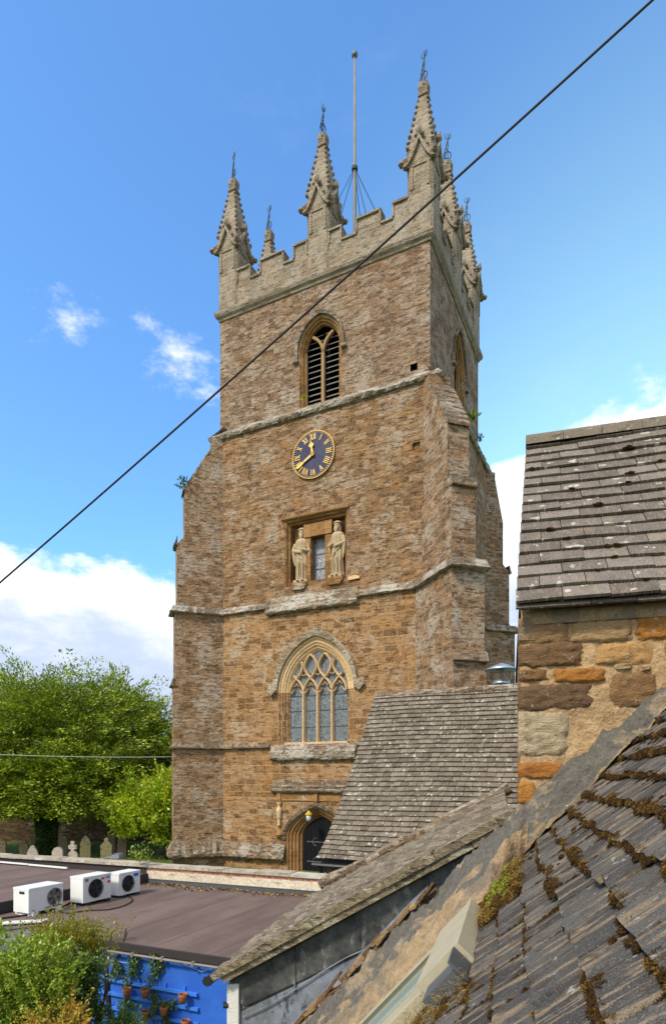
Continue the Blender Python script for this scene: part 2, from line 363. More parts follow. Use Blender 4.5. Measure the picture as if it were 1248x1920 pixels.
def m_felt(name, a, b_, st):
    m, t, b = mat(name); uv = t.uv(); x, y, _ = t.sep(uv)
    n = t.noise(uv, .8, 6, .6); f = t.noise(uv, 90, 3, .6)
    seam = t.m('PINGPONG', t.m('ADD', x, t.m('MULTIPLY', n, .25)), .52)
    n3 = t.noise(t.comb(t.m('MULTIPLY', x, 1.5), t.m('MULTIPLY', y, .3), 0.0), 1.0, 5, .6)
    c = t.mix(t.sm(n3, .35, .65), a, b_)
    c = t.mix(t.m('MULTIPLY', t.sm(seam, .035, .0), .45), c, tuple(q*.45 for q in a))
    c = t.mix(t.m('MULTIPLY', t.sm(f, .35, .75), .35), c, (.22, .175, .15))
    pd = t.noise(uv, 1.9, 7, .7); c = t.mix(t.m('MULTIPLY', t.sm(pd, .56, .60), .30), c, (.085, .062, .054)); c = t.mix(t.m('MULTIPLY', t.sm(t.noise(uv, 14, 4, .7), .66, .72), .5), c, (.30, .26, .22))
    c = t.mix(t.m('MULTIPLY', t.sm(n, .52, .75), st*.7), c, (.07, .055, .05))
    t.lk(c, b.inputs['Base Color']); b.inputs['Roughness'].default_value = .85
    t.lk(t.bump(t.m('ADD', t.m('MULTIPLY', t.sm(seam, .05, .0), .6), t.m('MULTIPLY', f, .25)), .012), b.inputs['Normal']); return m
M['felt'] = m_felt('brown_mineral_felt', (.090, .060, .050), (.150, .102, .085), .7)
M['feltgrey'] = m_felt('grey_felt', (.085, .085, .088), (.14, .14, .14), .6)

def m_bluewall():
    m, t, b = mat('blue_painted_wall'); uv = t.uv()
    n = t.noise(uv, 1.6, 6, .6); f = t.noise(uv, 30, 4, .6)
    c = t.mix(t.sm(n, .3, .75), (.022, .10, .46), (.035, .145, .58)); c = t.mix(t.m('MULTIPLY', t.sm(f, .6, .8), .3), c, (.01, .06, .35))
    t.lk(c, b.inputs['Base Color']); b.inputs['Roughness'].default_value = .6
    t.lk(t.bump(f, .006), b.inputs['Normal']); return m
M['blue'] = m_bluewall(); M['bluetrim'] = simple('blue_trellis_paint', (.05, .20, .70), .5, var=.15)
def m_grass():
    m, t, b = mat('grass'); o = t.obj()
    c = t.mix(t.sm(t.noise(o, .5, 6, .6), .3, .7), (.055, .085, .015), (.14, .17, .035))
    c = t.mix(t.sm(t.noise(o, 18, 3), .4, .7), c, (.10, .14, .02)); t.lk(c, b.inputs['Base Color']); b.inputs['Roughness'].default_value = .95
    t.lk(t.bump(t.noise(o, 30, 3), .05), b.inputs['Normal']); return m
M['grass'] = m_grass()
def m_leaf(name, cols, trans=.35, gloss=.04):
    m, t, b = mat(name); r = t.attr(); n = len(cols)
    c = t.ramp(r, [(i/(n-1), q) for i, q in enumerate(cols)])
    d = t.n.new('ShaderNodeBsdfDiffuse'); tr = t.n.new('ShaderNodeBsdfTranslucent'); mx = t.n.new('ShaderNodeMixShader'); gl = t.n.new('ShaderNodeBsdfGlossy'); m2 = t.n.new('ShaderNodeMixShader')
    t.l.new(c, d.inputs[0]); t.l.new(c, tr.inputs[0]); mx.inputs[0].default_value = trans
    gl.inputs['Roughness'].default_value = .45; m2.inputs[0].default_value = gloss; t.lk((.8, .8, .7), gl.inputs[0])
    t.l.new(d.outputs[0], mx.inputs[1]); t.l.new(tr.outputs[0], mx.inputs[2])
    t.l.new(mx.outputs[0], m2.inputs[1]); t.l.new(gl.outputs[0], m2.inputs[2])
    t.l.new(m2.outputs[0], t.n['Material Output'].inputs[0]); return m
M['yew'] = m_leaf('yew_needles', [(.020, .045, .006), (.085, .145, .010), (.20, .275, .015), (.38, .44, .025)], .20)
M['acer'] = m_leaf('bright_leaves', [(.14, .28, .012), (.30, .46, .015), (.46, .55, .025), (.60, .58, .045)], .45)
M['acer2'] = m_leaf('yellow_green_leaves', [(.08, .15, .012), (.17, .26, .02), (.28, .37, .035), (.40, .46, .08)], .3)
M['olive'] = m_leaf('olive_leaves', [(.10, .11, .010), (.20, .21, .014), (.30, .28, .02), (.24, .15, .02)], .35)
M['rusty'] = m_leaf('rusty_leaves', [(.26, .25, .03), (.42, .30, .03), (.44, .20, .03), (.34, .42, .05)], .35)
M['ivy'] = m_leaf('ivy_leaves', [(.03, .07, .015), (.06, .12, .02), (.10, .18, .04), (.22, .30, .10)], .25)
M['straw'] = m_leaf('moss_and_straw', [(.045, .026, .012), (.11, .060, .020), (.24, .145, .034), (.44, .31, .09)], .15, 0.0)

def m_slate(name, cols, streak, lich, lcol=(.55, .52, .45), sc=1.0, bumpd=.01, moss=.0, stf=1.0):
    m, t, b = mat(name); uv = t.uv(); r = t.attr()
    n = len(cols); c = t.ramp(r, [(i/(n-1), q) for i, q in enumerate(cols)])
    x, y, _ = t.sep(uv)
    off = t.m('MULTIPLY', r, 37.0)
    v = t.comb(t.m('ADD', x, off), y, off)
    f = t.noise(v, 7*sc, 6, .65); g_ = t.noise(v, 60*sc, 3, .6)
    st = t.noise(t.comb(t.m('MULTIPLY', t.m('ADD', x, off), 16*sc*stf), t.m('MULTIPLY', y, 2.5*sc*stf), off), 1.0, 5, .65)
    c = t.mix(t.m('MULTIPLY', t.sm(st, .51, .60), streak), c, t.mix(g_, (.17, .115, .065), (.36, .27, .175)))
    c = t.mix(t.m('MULTIPLY', t.sm(f, .5, .75), .5), c, tuple(q*.4 for q in cols[0]))
    c = t.mix(t.m('MULTIPLY', t.sm(g_, .55, .68), .6), c, tuple(min(1, q*2.0) for q in cols[-1])); c = t.mix(t.m('MULTIPLY', t.sm(g_, .45, .33), .6), c, tuple(q*.35 for q in cols[0]))
    lm = t.sm(t.noise(v, 5.0*sc, 5, .62), .66-lich*.12, .70-lich*.12)
    c = t.mix(t.m('MULTIPLY', lm, .8), c, t.mix(g_, tuple(q*.6 for q in lcol), lcol))
    if moss: c = t.mix(t.m('MULTIPLY', t.sm(t.noise(v, 3*sc, 6, .72), .54, .62), moss), c, (.055, .034, .016))
    t.lk(c, b.inputs['Base Color']); b.inputs['Roughness'].default_value = .85; b.inputs['Specular IOR Level'].default_value = .2
    h = t.m('ADD', t.m('ADD', t.m('MULTIPLY', f, .8), t.m('MULTIPLY', g_, .3)), t.m('MULTIPLY', st, .5))
    t.lk(t.bump(h, bumpd), b.inputs['Normal']); return m
M['slate_near'] = m_slate('near_slate', [(.048, .044, .040), (.085, .078, .070), (.13, .117, .102)], 1.0, .16, sc=2.2, bumpd=.035, moss=.55, stf=.42)
M['tile_house'] = m_slate('gable_house_tiles', [(.095, .077, .062), (.135, .112, .092), (.18, .152, .125)], .30, .35, sc=1.1, bumpd=.014, moss=.25)
M['tile_mid'] = m_slate('mid_roof_tiles', [(.10, .082, .060), (.145, .12, .090), (.20, .168, .128)], .15, .50, sc=1.5, bumpd=.015, moss=.45)
M['tile_lean'] = m_slate('lean_roof_stone_slates', [(.11, .088, .062), (.17, .14, .10), (.25, .205, .15)], .2, .35, sc=2.0, bumpd=.02, moss=.6)

def m_mortar(name, a, b_, grey):
    m, t, b = mat(name); o = t.obj()
    n = t.noise(o, 1.7, 6, .65); f = t.noise(o, 28, 5, .7); g_ = t.noise(o, 7, 5, .65)
    c = t.mix(t.sm(g_, .35, .7), a, b_)
    c = t.mix(t.m('MULTIPLY', t.sm(n, .54-grey*.12, .60-grey*.12), min(1, grey*1.2)), c, t.mix(t.noise(o, 16, 7, .75), (.022, .020, .017), (.21, .19, .16)))
    c = t.mix(t.m('MULTIPLY', t.sm(t.noise(o, 9, 6, .7), .66, .74), .7*grey), c, (.62, .60, .55))
    c = t.mix(t.m('MULTIPLY', t.sm(f, .55, .35), .3), c, tuple(q*.5 for q in a))
    t.lk(c, b.inputs['Base Color']); b.inputs['Roughness'].default_value = .95
    t.lk(t.bump(t.m('ADD', t.m('MULTIPLY', f, .5), g_), .035), b.inputs['Normal']); return m
M['limemortar'] = m_mortar('lime_mortar', (.36, .235, .115), (.50, .335, .18), .12)
M['fillet'] = m_mortar('weathered_mortar_fillet', (.20, .155, .10), (.30, .235, .155), 1.15)
M['fillet_tan'] = m_mortar('tan_mortar', (.26, .18, .10), (.36, .255, .145), .5)
def m_stones():
    m, t, b = mat('gable_wall_stones'); o = t.obj(); r = t.attr()
    c = t.ramp(r, [(0, (.15, .09, .05)), (.2, (.22, .12, .05)), (.4, (.36, .22, .10)), (.55, (.44, .30, .15)), (.7, (.46, .36, .23)), (.85, (.52, .25, .045)), (1, (.36, .13, .03))])
    f = t.noise(o, 9, 7, .7); g_ = t.noise(t.vm('MULTIPLY', o, (1, 1, 3)), 22, 5, .7)
    c = t.mix(t.sm(f, .48, .7), c, t.mix(.5, c, (.06, .035, .02))); c = t.mix(t.m('MULTIPLY', t.sm(g_, .55, .75), .5), c, (.50, .38, .24))
    c = t.mix(t.m('MULTIPLY', t.sm(t.noise(o, 15, 4, .6), .64, .7), .5), c, (.55, .53, .48))
    t.lk(c, b.inputs['Base Color']); b.inputs['Roughness'].default_value = .95
    t.lk(t.bump(t.m('ADD', f, t.m('MULTIPLY', g_, .7)), .05), b.inputs['Normal']); return m
M['stones'] = m_stones()
def m_leaded(name, base, line, sc, w_):
    m, t, b = mat(name); x, y, _ = t.sep(t.uv())
    a = t.m('MULTIPLY', t.m('ADD', t.m('MULTIPLY', x, 1.35), y), sc); c_ = t.m('MULTIPLY', t.m('SUBTRACT', t.m('MULTIPLY', x, 1.35), y), sc)
    la = t.m('PINGPONG', a, .5); lb = t.m('PINGPONG', c_, .5); lm = t.sm(t.m('MINIMUM', la, lb), w_, w_*.5)
    wn = t.n.new('ShaderNodeTexWhiteNoise'); wn.noise_dimensions = '2D'; t.lk(t.comb(t.m('FLOOR', a), t.m('FLOOR', c_), 0.0), wn.inputs['Vector'])
    c = t.mix(t.sm(wn.outputs[0], .82, .9), t.mix(wn.outputs[0], tuple(q*.7 for q in base), tuple(q*1.4 for q in base)), (.015, .018, .02))
    bars = t.sm(t.m('PINGPONG', t.m('ADD', y, .12), .31), .022, .012)
    c = t.mix(lm, c, line)
    t.lk(c, b.inputs['Base Color']); b.inputs['Roughness'].default_value = .22; b.inputs['Specular IOR Level'].default_value = .6
    t.lk(t.bump(t.m('ADD', t.m('MULTIPLY', wn.outputs[0], .5), lm), .01), b.inputs['Normal']); return m
M['leaded'] = m_leaded('leaded_glass', (.075, .09, .10), (.22, .23, .235), 6.8, .13)
M['leaded2'] = m_leaded('small_leaded_glass', (.15, .17, .20), (.42, .44, .47), 8, .15)
def m_clock():
    m, t, b = mat('clock_face_paint'); o = t.obj()
    n = t.noise(t.vm('MULTIPLY', o, (1.2, 1, .5)), 2.0, 6, .7)
    c = t.mix(t.sm(n, .35, .65), (.010, .012, .060), (.035, .036, .075)); t.lk(c, b.inputs['Base Color']); b.inputs['Roughness'].default_value = .4; return m
M['clockface'] = m_clock()
def m_glass():
    m, t, b = mat('roof_window_glass'); o = t.obj()
    t.lk(t.mix(t.noise(o, 3, 5), (.20, .27, .26), (.30, .37, .35)), b.inputs['Base Color']); b.inputs['Roughness'].default_value = .12; b.inputs['Specular IOR Level'].default_value = .8; return m
M['rwglass'] = m_glass()

# ------------------------------------------------------------------ geometry of the place
TA = math.atan2(-.442, .897); XA = Vector((math.cos(TA), math.sin(TA), 0)); YA = Vector((-math.sin(TA), math.cos(TA), 0))
TC = Vector(((822-624)/F*24, 24.0, 0))
def at(px, py, Y): return Vector(((px-CX)/F*Y, Y, EYE-(py-HY)/F*Y))
def on_z(px, py, z):
    Y = (EYE-z)*F/(py-HY); return Vector(((px-CX)/F*Y, Y, z))
GA = Vector((.273, .962, 0)).normalized(); HA = Vector((GA.y, -GA.x, 0)); UP = Vector((0, 0, 1))
def near(c, s, z): return HA*c + GA*s + UP*(EYE+z)       # near-building frame: c across, s away, z relative to eye

# ground
g = MB(); g.poly([(-1500, -300, 0), (1500, -300, 0), (1500, 3000, 0), (-1500, 3000, 0)])
tag(g.build('ground', M['grass']), kind='structure')
#==TOWER==
r2 = 2**-.5; XL = -10.7; DB = 8.9
T = empty('church_tower', TC, TA, 'tall square ironstone church tower with battlements and crocketed pinnacles', 'church tower')
# stages: (z0, z1, (pR,hR), (pL,hL), (pB,hB))
ST = [(-.3, 8.15, (2.26, .66), (1.78, .42), (1.25, .55)),
      (8.42, 11.35, (2.16, .66), (1.72, .42), (1.15, .55)),
      (11.85, 14.45, (1.84, .48), (1.62, .42), (.85, .50)),
      (14.85, 16.95, (1.46, .44), (1.29, .42), (.50, .48)),
      (19.1, 19.45, (.10, .44), (.06, .42), (.05, .45))]
def outline(st):
    (pR, hR), (pL, hL), (pB, hB) = st[2:]
    q = 2**.5
    return [(XL+hL*q, 0), (-hR*q, 0), (r2*(pR-hR), -r2*(pR+hR)), (r2*(pR+hR), -r2*(pR-hR)), (0, hR*q), (0, DB-hB*q),
            (r2*(pB+hB), DB+r2*(pB-hB)), (r2*(pB-hB), DB+r2*(pB+hB)), (-hB*q, DB), (XL+hB*q, DB),
            (XL-r2*(pB-hB), DB+r2*(pB+hB)), (XL-r2*(pB+hB), DB+r2*(pB-hB)), (XL, DB-hB*q), (XL, hL*q),
            (XL-r2*(pL+hL), -r2*(pL-hL)), (XL-r2*(pL-hL), -r2*(pL+hL))]
def arch(xc, hw, z0, zs, za, n=12, four=False):
    pts = [(xc-hw, z0)]; r = za-zs
    if four:
        L = [(-hw*math.cos(a), r*(.66*math.sin(a)+.34*(1-math.cos(a)))) for a in [math.pi/2*k/n for k in range(n+1)]]
    else:
        Rr = (hw*hw+r*r)/(2*hw); am = math.asin(min(1, r/Rr)); cx_ = -hw+Rr
        L = [(cx_-Rr*math.cos(a), Rr*math.sin(a)) for a in [am*k/n for k in range(n+1)]]
    pts += [(xc+x, zs+z) for x, z in L]; pts += [(xc-x, zs+z) for x, z in L[::-1][1:]]; pts.append((xc+hw, z0)); return pts
WX = -5.35
win_o = arch(WX-.03, 1.80, 5.45, 7.72, 10.0)
door_o = arch(-5.27, 1.50, -.29, 1.50, 2.80, four=True)
niche_o = [(-6.85, 12.26), (-6.85, 15.12), (-3.88, 15.12), (-3.88, 12.26)]
hole2 = [(-1.05, 16.9), (-1.05, 17.15), (-.75, 17.15), (-.75, 16.9)]
A = MB(); Bts = {c_: MB() for c_ in range(4)}
hq = 2**.5
outer = [(XL+.42*hq, -.3), (-.66*hq, -.3), (-.66*hq, 11.35), (-.48*hq, 11.85), (-.48*hq, 14.45), (-.44*hq, 14.85), (-.44*hq, 16.95), (-.44*hq, 19.45), (XL+.42*hq, 19.45)]
low = [(XL+.42*hq, -.3), (-.66*hq, -.3), (-.66*hq, 11.35), (XL+.42*hq, 11.35)]
upp = [(XL+.42*hq, 11.35), (-.66*hq, 11.35)] + outer[3:]
A.tess([low, win_o, door_o], lambda x, z: (x, 0, z))
U = MB(); U.tess([upp, niche_o, hole2], lambda x, z: (x, 0, z))
for i, st in enumerate(ST):
    o = outline(st); n = len(o)
    for k in range(n):
        if k == 0: continue
        a, b = o[k], o[(k+1) % n]; side_wall = k in (4, 8, 12)
        Bt = Bts[{1: 0, 2: 0, 3: 0, 5: 1, 6: 1, 7: 1, 9: 2, 10: 2, 11: 2, 13: 3, 14: 3, 15: 3}.get(k, 0)]; tgt = (A if i < 2 else U) if side_wall else Bt
        tgt.poly([(*a, st[0]), (*b, st[0]), (*b, st[1]), (*a, st[1])])
        if i+1 < len(ST):
            o2 = outline(ST[i+1]); a2, b2 = o2[k], o2[(k+1) % n]
            (tgt if side_wall else Bt).poly([(*a, st[1]), (*b, st[1]), (*b2, ST[i+1][0]), (*a2, ST[i+1][0])])
tag(A.build('lower_wall', M['ashlar'], T), 'coursed orange ironstone lower wall')
tag(U.build('middle_wall', M['rubble2'], T), 'rough weathered middle wall around the clock and niche')
for Bt in Bts.values(): Bt.build('corner_buttress', M['buttress'], T)
# putlog hole backs
q = MB(); q.box(-1.3, -.5, .10, .3, 16.7, 17.3); q.build('putlog_recess', M['rubble2'], T); q = MB(); q.box(-1.6, -.8, .75, .85, 20.1, 20.9); q.build('putlog_recess', M['void'], T)
# string courses
OL = {i: outline(st) for i, st in enumerate(ST)}
def ring(i, a, b): # path of outline i from vertex a to b cyclic
    o = OL[i]; n = len(o); out = [o[a % n]]; k = a
    while k % n != b % n: k += 1; out.append(o[k % n])
    return out
def strc(path, z, h, out, name='string_course', top=.25, mt='string', closed=False):
    s_ = MB(); s_.rough = .035
    s_.sweep(path, [(-.02, z), (out*.72, z+.02), (out, z+.07), (out, z+h*.5), (out*.82, z+h*.62), (.0, z+h+top), (-.02, z+h+top)], closed)
    return s_.build(name, M[mt], T)
# mid string: left run, dropped block, right run
def nz(path): return path
strc(ring(0, 13, 15)+[OL[0][0], (-7.72, 0)], 11.37, .10, .16, top=.26, mt='string2')
strc([(-3.40, 0)]+ring(0, 1, 13), 11.37, .10, .16, top=.28, mt='string2')
s_ = MB(); s_.rough = .05; s_.sweep([(-7.74, .0), (-3.38, .0)], [(-.02, 11.12), (.16, 11.14), (.22, 11.2), (.22, 11.28), (.18, 11.34), (.08, 11.62), (.02, 11.85), (-.02, 11.88)]); s_.build('string_course', M['string2'], T)
# low string
strc(ring(0, 13, 15)+[OL[0][0], (-7.58, 0)], 5.30, .10, .15, top=.18)
strc([(-3.42, 0)]+ring(0, 1, 13), 5.30, .10, .15, top=.18)
# buttress caps at 8.2 and 14.5
for i, z in ((0, 8.15), (2, 14.45)):
    for a, b in ((2, 3), (14, 15), (6, 7)):
        o = OL[i]; pa, pb = Vector(o[a]), Vector(o[b]); d = (pb-pa).normalized()
        strc([tuple(pa-d*.04), tuple(pb+d*.04)], z-.06, .08, .14, 'buttress_cap', top=.34)
# plinth
strp = [(-.02, .42), (.16, .43), (.24, .50), (.25, .62), (.20, .72), (.05, 1.12), (-.02, 1.15)]
for pth in (ring(0, 13, 15)+[OL[0][0], (-6.80, 0)], [(-3.75, 0)]+ring(0, 1, 13)):
    s_ = MB(); s_.rough = .05; s_.sweep(pth, strp); s_.build('plinth', M['string'], T)
# upper (belfry) stage
DX0, DX1, DY0, DY1 = -10.64, -.5, .5, 8.6
bw_o = arch(-5.40, 1.02, 20.18, 22.62, 23.90)
hole1 = [(-1.32, 20.32), (-1.32, 20.6), (-1.02, 20.6), (-1.02, 20.32)]
D = MB()
D.tess([[(DX0, 19.7), (DX1, 19.7), (DX1, 25.4), (DX0, 25.4)], bw_o, hole1], lambda x, z: (x, DY0, z))
sw_o = arch(4.90, .98, 20.9, 22.75, 24.4)
D.tess([[(DY0, 19.7), (DY1, 19.7), (DY1, 25.4), (DY0, 25.4)], sw_o], lambda x, z: (DX1, x, z))
D.poly([(DX0, DY0, 19.7), (DX0, DY1, 19.7), (DX0, DY1, 25.4), (DX0, DY0, 25.4)]); D.poly([(DX0, DY1, 19.7), (DX1, DY1, 19.7), (DX1, DY1, 25.4), (DX0, DY1, 25.4)])
D.poly([(DX0, DY0, 25.0), (DX1, DY0, 25.0), (DX1, DY1, 25.0), (DX0, DY1, 25.0)])
tag(D.build('belfry_wall', M['rubble'], T), 'rough greyish brown belfry stage wall')
# string 3, weathered up to the belfry stage
s_ = MB(); s_.rough = .05; s_.sweep([(XL, 0), (0, 0), (0, DB), (XL, DB)], [(-.02, 19.40), (.10, 19.43), (.17, 19.52), (.17, 19.60), (.10, 19.66), (-.46, 20.12), (-.52, 20.14)], True); s_.build('string_course', M['string2'], T)
# weathering slabs on the front right buttress
def slabs(corner, d, pst, zst, pen, zen, h, n):
    s_ = MB(); q_ = Vector((-d[1], d[0]))
    for k in range(n):
        f0, f1 = k/n, (k+1)/n+.04
        p0, z0 = pst+(pen-pst)*f0, zst+(zen-zst)*f0; p1, z1 = pst+(pen-pst)*f1, zst+(zen-zst)*f1
        hw = h+.05+random.uniform(-.01, .02)
        c = [Vector((corner[0]+d[0]*p+q_.x*sgn*hw, corner[1]+d[1]*p+q_.y*sgn*hw, z)) for p, z, sgn in ((p0, z0+.02, -1), (p0, z0+.02, 1), (p1+.03, z1+.07, 1), (p1+.03, z1+.07, -1))]
        s_.prism(c, (0, 0, -.11))
    return s_.build('weathering_slabs', M['string'], T)
slabs((0, 0), (r2, -r2), .25, 18.95, 1.47, 16.92, .44, 7)
slabs((XL, 0), (-r2, -r2), .15, 18.9, 1.30, 16.95, .38, 6)
# cornice + parapet
s_ = MB(); s_.sweep([(DX0, DY0), (DX1, DY0), (DX1, DY1), (DX0, DY1)], [(-.02, 25.26), (.05, 25.28), (.08, 25.36), (.16, 25.44), (.20, 25.54), (.20, 25.66), (.13, 25.74), (.0, 25.78), (-.05, 25.78)], True)
s_.build('cornice', M['dressed'], T)
PX0, PX1, PY0, PY1 = DX0+.02, DX1-.02, DY0+.02, DY1-.02
fm = [(-9.66, -9.0), (-8.4, -7.25), (-6.67, -6.05), (-4.95, -4.41), (-3.66, -2.63), (-2.04, -1.4)]
def parapet(fx, L0, L1, mer, name):
    s_ = MB(fx); th = .38
    s_.box(L0, L1, 0, th, 25.72, 26.74)
    for a, b in mer: s_.box(a, b, 0.002, th-.002, 26.72, 27.32)
    c = MB(fx)
    cuts = [L0]+[v for m_ in mer for v in m_]+[L1]
    for k in range(0, len(cuts), 2):
        a, b = cuts[k], cuts[k+1]
        if b-a > .15: c.box(a+.03, b-.03, -.06, th+.05, 26.742, 26.83)
    for a, b in mer:
        c.box(a-.05, b+.05, -.07, th+.06, 27.32, 27.41)
        for e in (a, b): c.box(e-.045 if e == a else e-.02, e+.02 if e == a else e+.045, -.05, th+.04, 26.84, 27.318)
    s_.build(name, M['dressed'], T); c.build('battlement_coping', M['dressed'], T)
parapet(lambda x, d, z: (x, PY0+d, z), PX0+.1, PX1-.1, fm, 'battlement_parapet')
sm_ = [(1.66, 2.2), (2.75, 3.6), (3.9, 4.1), (5.0, 5.2), (5.6, 6.4), (6.9, 7.5)]
parapet(lambda x, d, z: (PX1-d, x, z), PY0+.4, PY1-.1, sm_, 'battlement_parapet')
parapet(lambda x, d, z: (PX0+d, x, z), PY0+.4, PY1-.1, sm_, 'battlement_parapet')
parapet(lambda x, d, z: (x, PY1-d, z), PX0+.4, PX1-.4, fm, 'battlement_parapet')
# pinnacle
def make_pinnacle():
    s_ = MB(); h = .53
    def sh(hh, z0, z1, h2=None):
        h2 = h2 or hh; c = .09
        pr = lambda q: [(q-c, -q), (q, -q+c), (q, q-c), (q-c, q), (-q+c, q), (-q, q-c), (-q, -q+c), (-q+c, -q)]
        s_.strip([(*p_, z0) for p_ in pr(hh)], [(*p_, z1) for p_ in pr(h2)], True)
    sh(h, 25.7, 29.3); s_.poly([(h, -h, 29.3), (h, h, 29.3), (-h, h, 29.3), (-h, -h, 29.3)])
    # recessed-panel frames on the shaft
    for k in range(4):
        rot = Matrix.Rotation(k*math.pi/2, 3, 'Z')
        def fx(x, y, z, rot=rot): v_ = rot @ Vector((x, y, z)); return v_
        s_.xf = fx
        for x0 in (-.40, .28): s_.box(x0, x0+.12, -h-.035, -h+.01, 27.5, 28.7)
        # ogee gable
        G = []
        N = 9
        for j in range(N+1):
            f = j/N; x = -.74+.74*f; z = 28.55+1.0*(f**1.7)+(.10*(1-f)**3)
            G.append((x, z))
        G = G+[(-x, z) for x, z in G[::-1][1:]]
        lo = [(x*.86, z-.20-.03*abs(x)) for x, z in G]
        for j in range(len(G)-1):
            a, b = G[j], G[j+1]; la, lb = lo[j], lo[j+1]
            s_.prism([(a[0], -h-.16, a[1]), (b[0], -h-.16, b[1]), (lb[0], -h-.16, lb[1]), (la[0], -h-.16, la[1])], (0, .22, 0))
        for j in range(1, len(G)-1):   # tympanum behind moulding
            a, b = G[j], G[j+1] if j+1 < len(G) else G[j]
            s_.prism([(a[0], -h-.04, a[1]-.02), (b[0], -h-.04, b[1]-.02), (b[0]*.8, -h-.04, 28.4), (a[0]*.8, -h-.04, 28.4)], (0, .1, 0)) if abs(a[0]) < .6 and abs(b[0]) < .6 else None
        for j in (2, 5, 13, 16): s_.ball((G[j][0]*1.02, -h-.1, G[j][1]+.05), .075, .09, .07, 6, 4, .5)
        s_.ball((-.74, -h-.14, 28.58), .13, .12, .10, 7, 4, .4)
        s_.ball((0, -h-.10, 29.66), .13, .12, .20, 7, 4, .4); s_.ball((0.13, -h-.06, 29.55), .09, .09, .07, 6, 4, .4); s_.ball((-.13, -h-.06, 29.55), .09, .09, .07, 6, 4, .4)
        # spirelet face edge crockets
        for j in range(9):
            f = j/9; z = 29.25+2.35*f; e = .52*(1-f)+.13*f
            sz_ = .085*(1-f*.35)*random.uniform(.85, 1.15)
            s_.ball((e+.02, -e-.02, z), sz_, sz_, sz_*1.0, 6, 4, .6)
        s_.xf = None
    def sq(q, z): return [(q, -q, z), (q, q, z), (-q, q, z), (-q, -q, z)]
    s_.strip(sq(.52, 29.2), sq(.33, 30.35), True); s_.strip(sq(.33, 30.35), sq(.14, 31.6), True)
    s_.strip(sq(.20, 31.52), sq(.21, 31.60), True); s_.poly(sq(.20, 31.52)); s_.strip(sq(.21, 31.60), sq(.15, 31.68), True)
    s_.strip(sq(.15, 31.68), sq(.19, 31.85), True); s_.strip(sq(.19, 31.85), sq(.18, 32.08), True); s_.poly(sq(.18, 32.08))
    for a in range(4): s_.ball((.17*math.cos(a*math.pi/2+.4), .17*math.sin(a*math.pi/2+.4), 31.95), .08, .08, .1, 6, 4, .6)
    o = s_.build('pinnacle', M['dressed'], T)
    v_ = MB()
    v_.tube([(0, 0, 32.0), (0, 0, 33.45)], .022, 6)
    v_.tube([(.15*math.cos(a), 0, 32.45+.17*math.sin(a)) for a in [2*math.pi*k/12 for k in range(13)]], .022, 5, False)
    # lattice tail leaning, with forked tip
    v_.tube([(-.27, 0, 32.15), (-.02, 0, 33.05), (.10, 0, 33.42)], [.012, .028, .012], 5)
    v_.tube([(-.16, 0, 32.12), (.02, 0, 32.9), (.0, 0, 33.3)], [.012, .024, .012], 5)
    v_.tube([(-.24, 0, 32.3), (-.12, 0, 32.32)], .014, 5); v_.tube([(-.1, 0, 32.75), (.0, 0, 32.7)], .014, 5)
    for dx in (-.12, .12): v_.tube([(0, 0, 33.15), (dx, 0, 33.25), (dx*1.1, 0, 33.42)], .014, 5)
    v_.build('weather_vane', M['vane'], o)
    return o
pin = make_pinnacle(); PC = .53-.03
spots = [(PX0+.42, PY0+.45), (-5.48, PY0+.45), (PX1-.38, PY0+.45), (PX1-.42, 4.55), (PX1-.42, PY1-.5), (PX0+.45, 4.05), (PX0+.45, PY1-.5), (-5.45, PY1-.45)]
for i, (x, y) in enumerate(spots):
    p_ = pin if i == 0 else copy_tree(pin, T)
    p_.location = (x, y, 0)
    zr = [0, 0, 0, math.pi/2, math.pi/2, 0, 0, 0][i]
    for c in p_.children: c.rotation_euler.z = [-.5, 1.3, -.3, .4, .2, -.2, .5, .3][i]
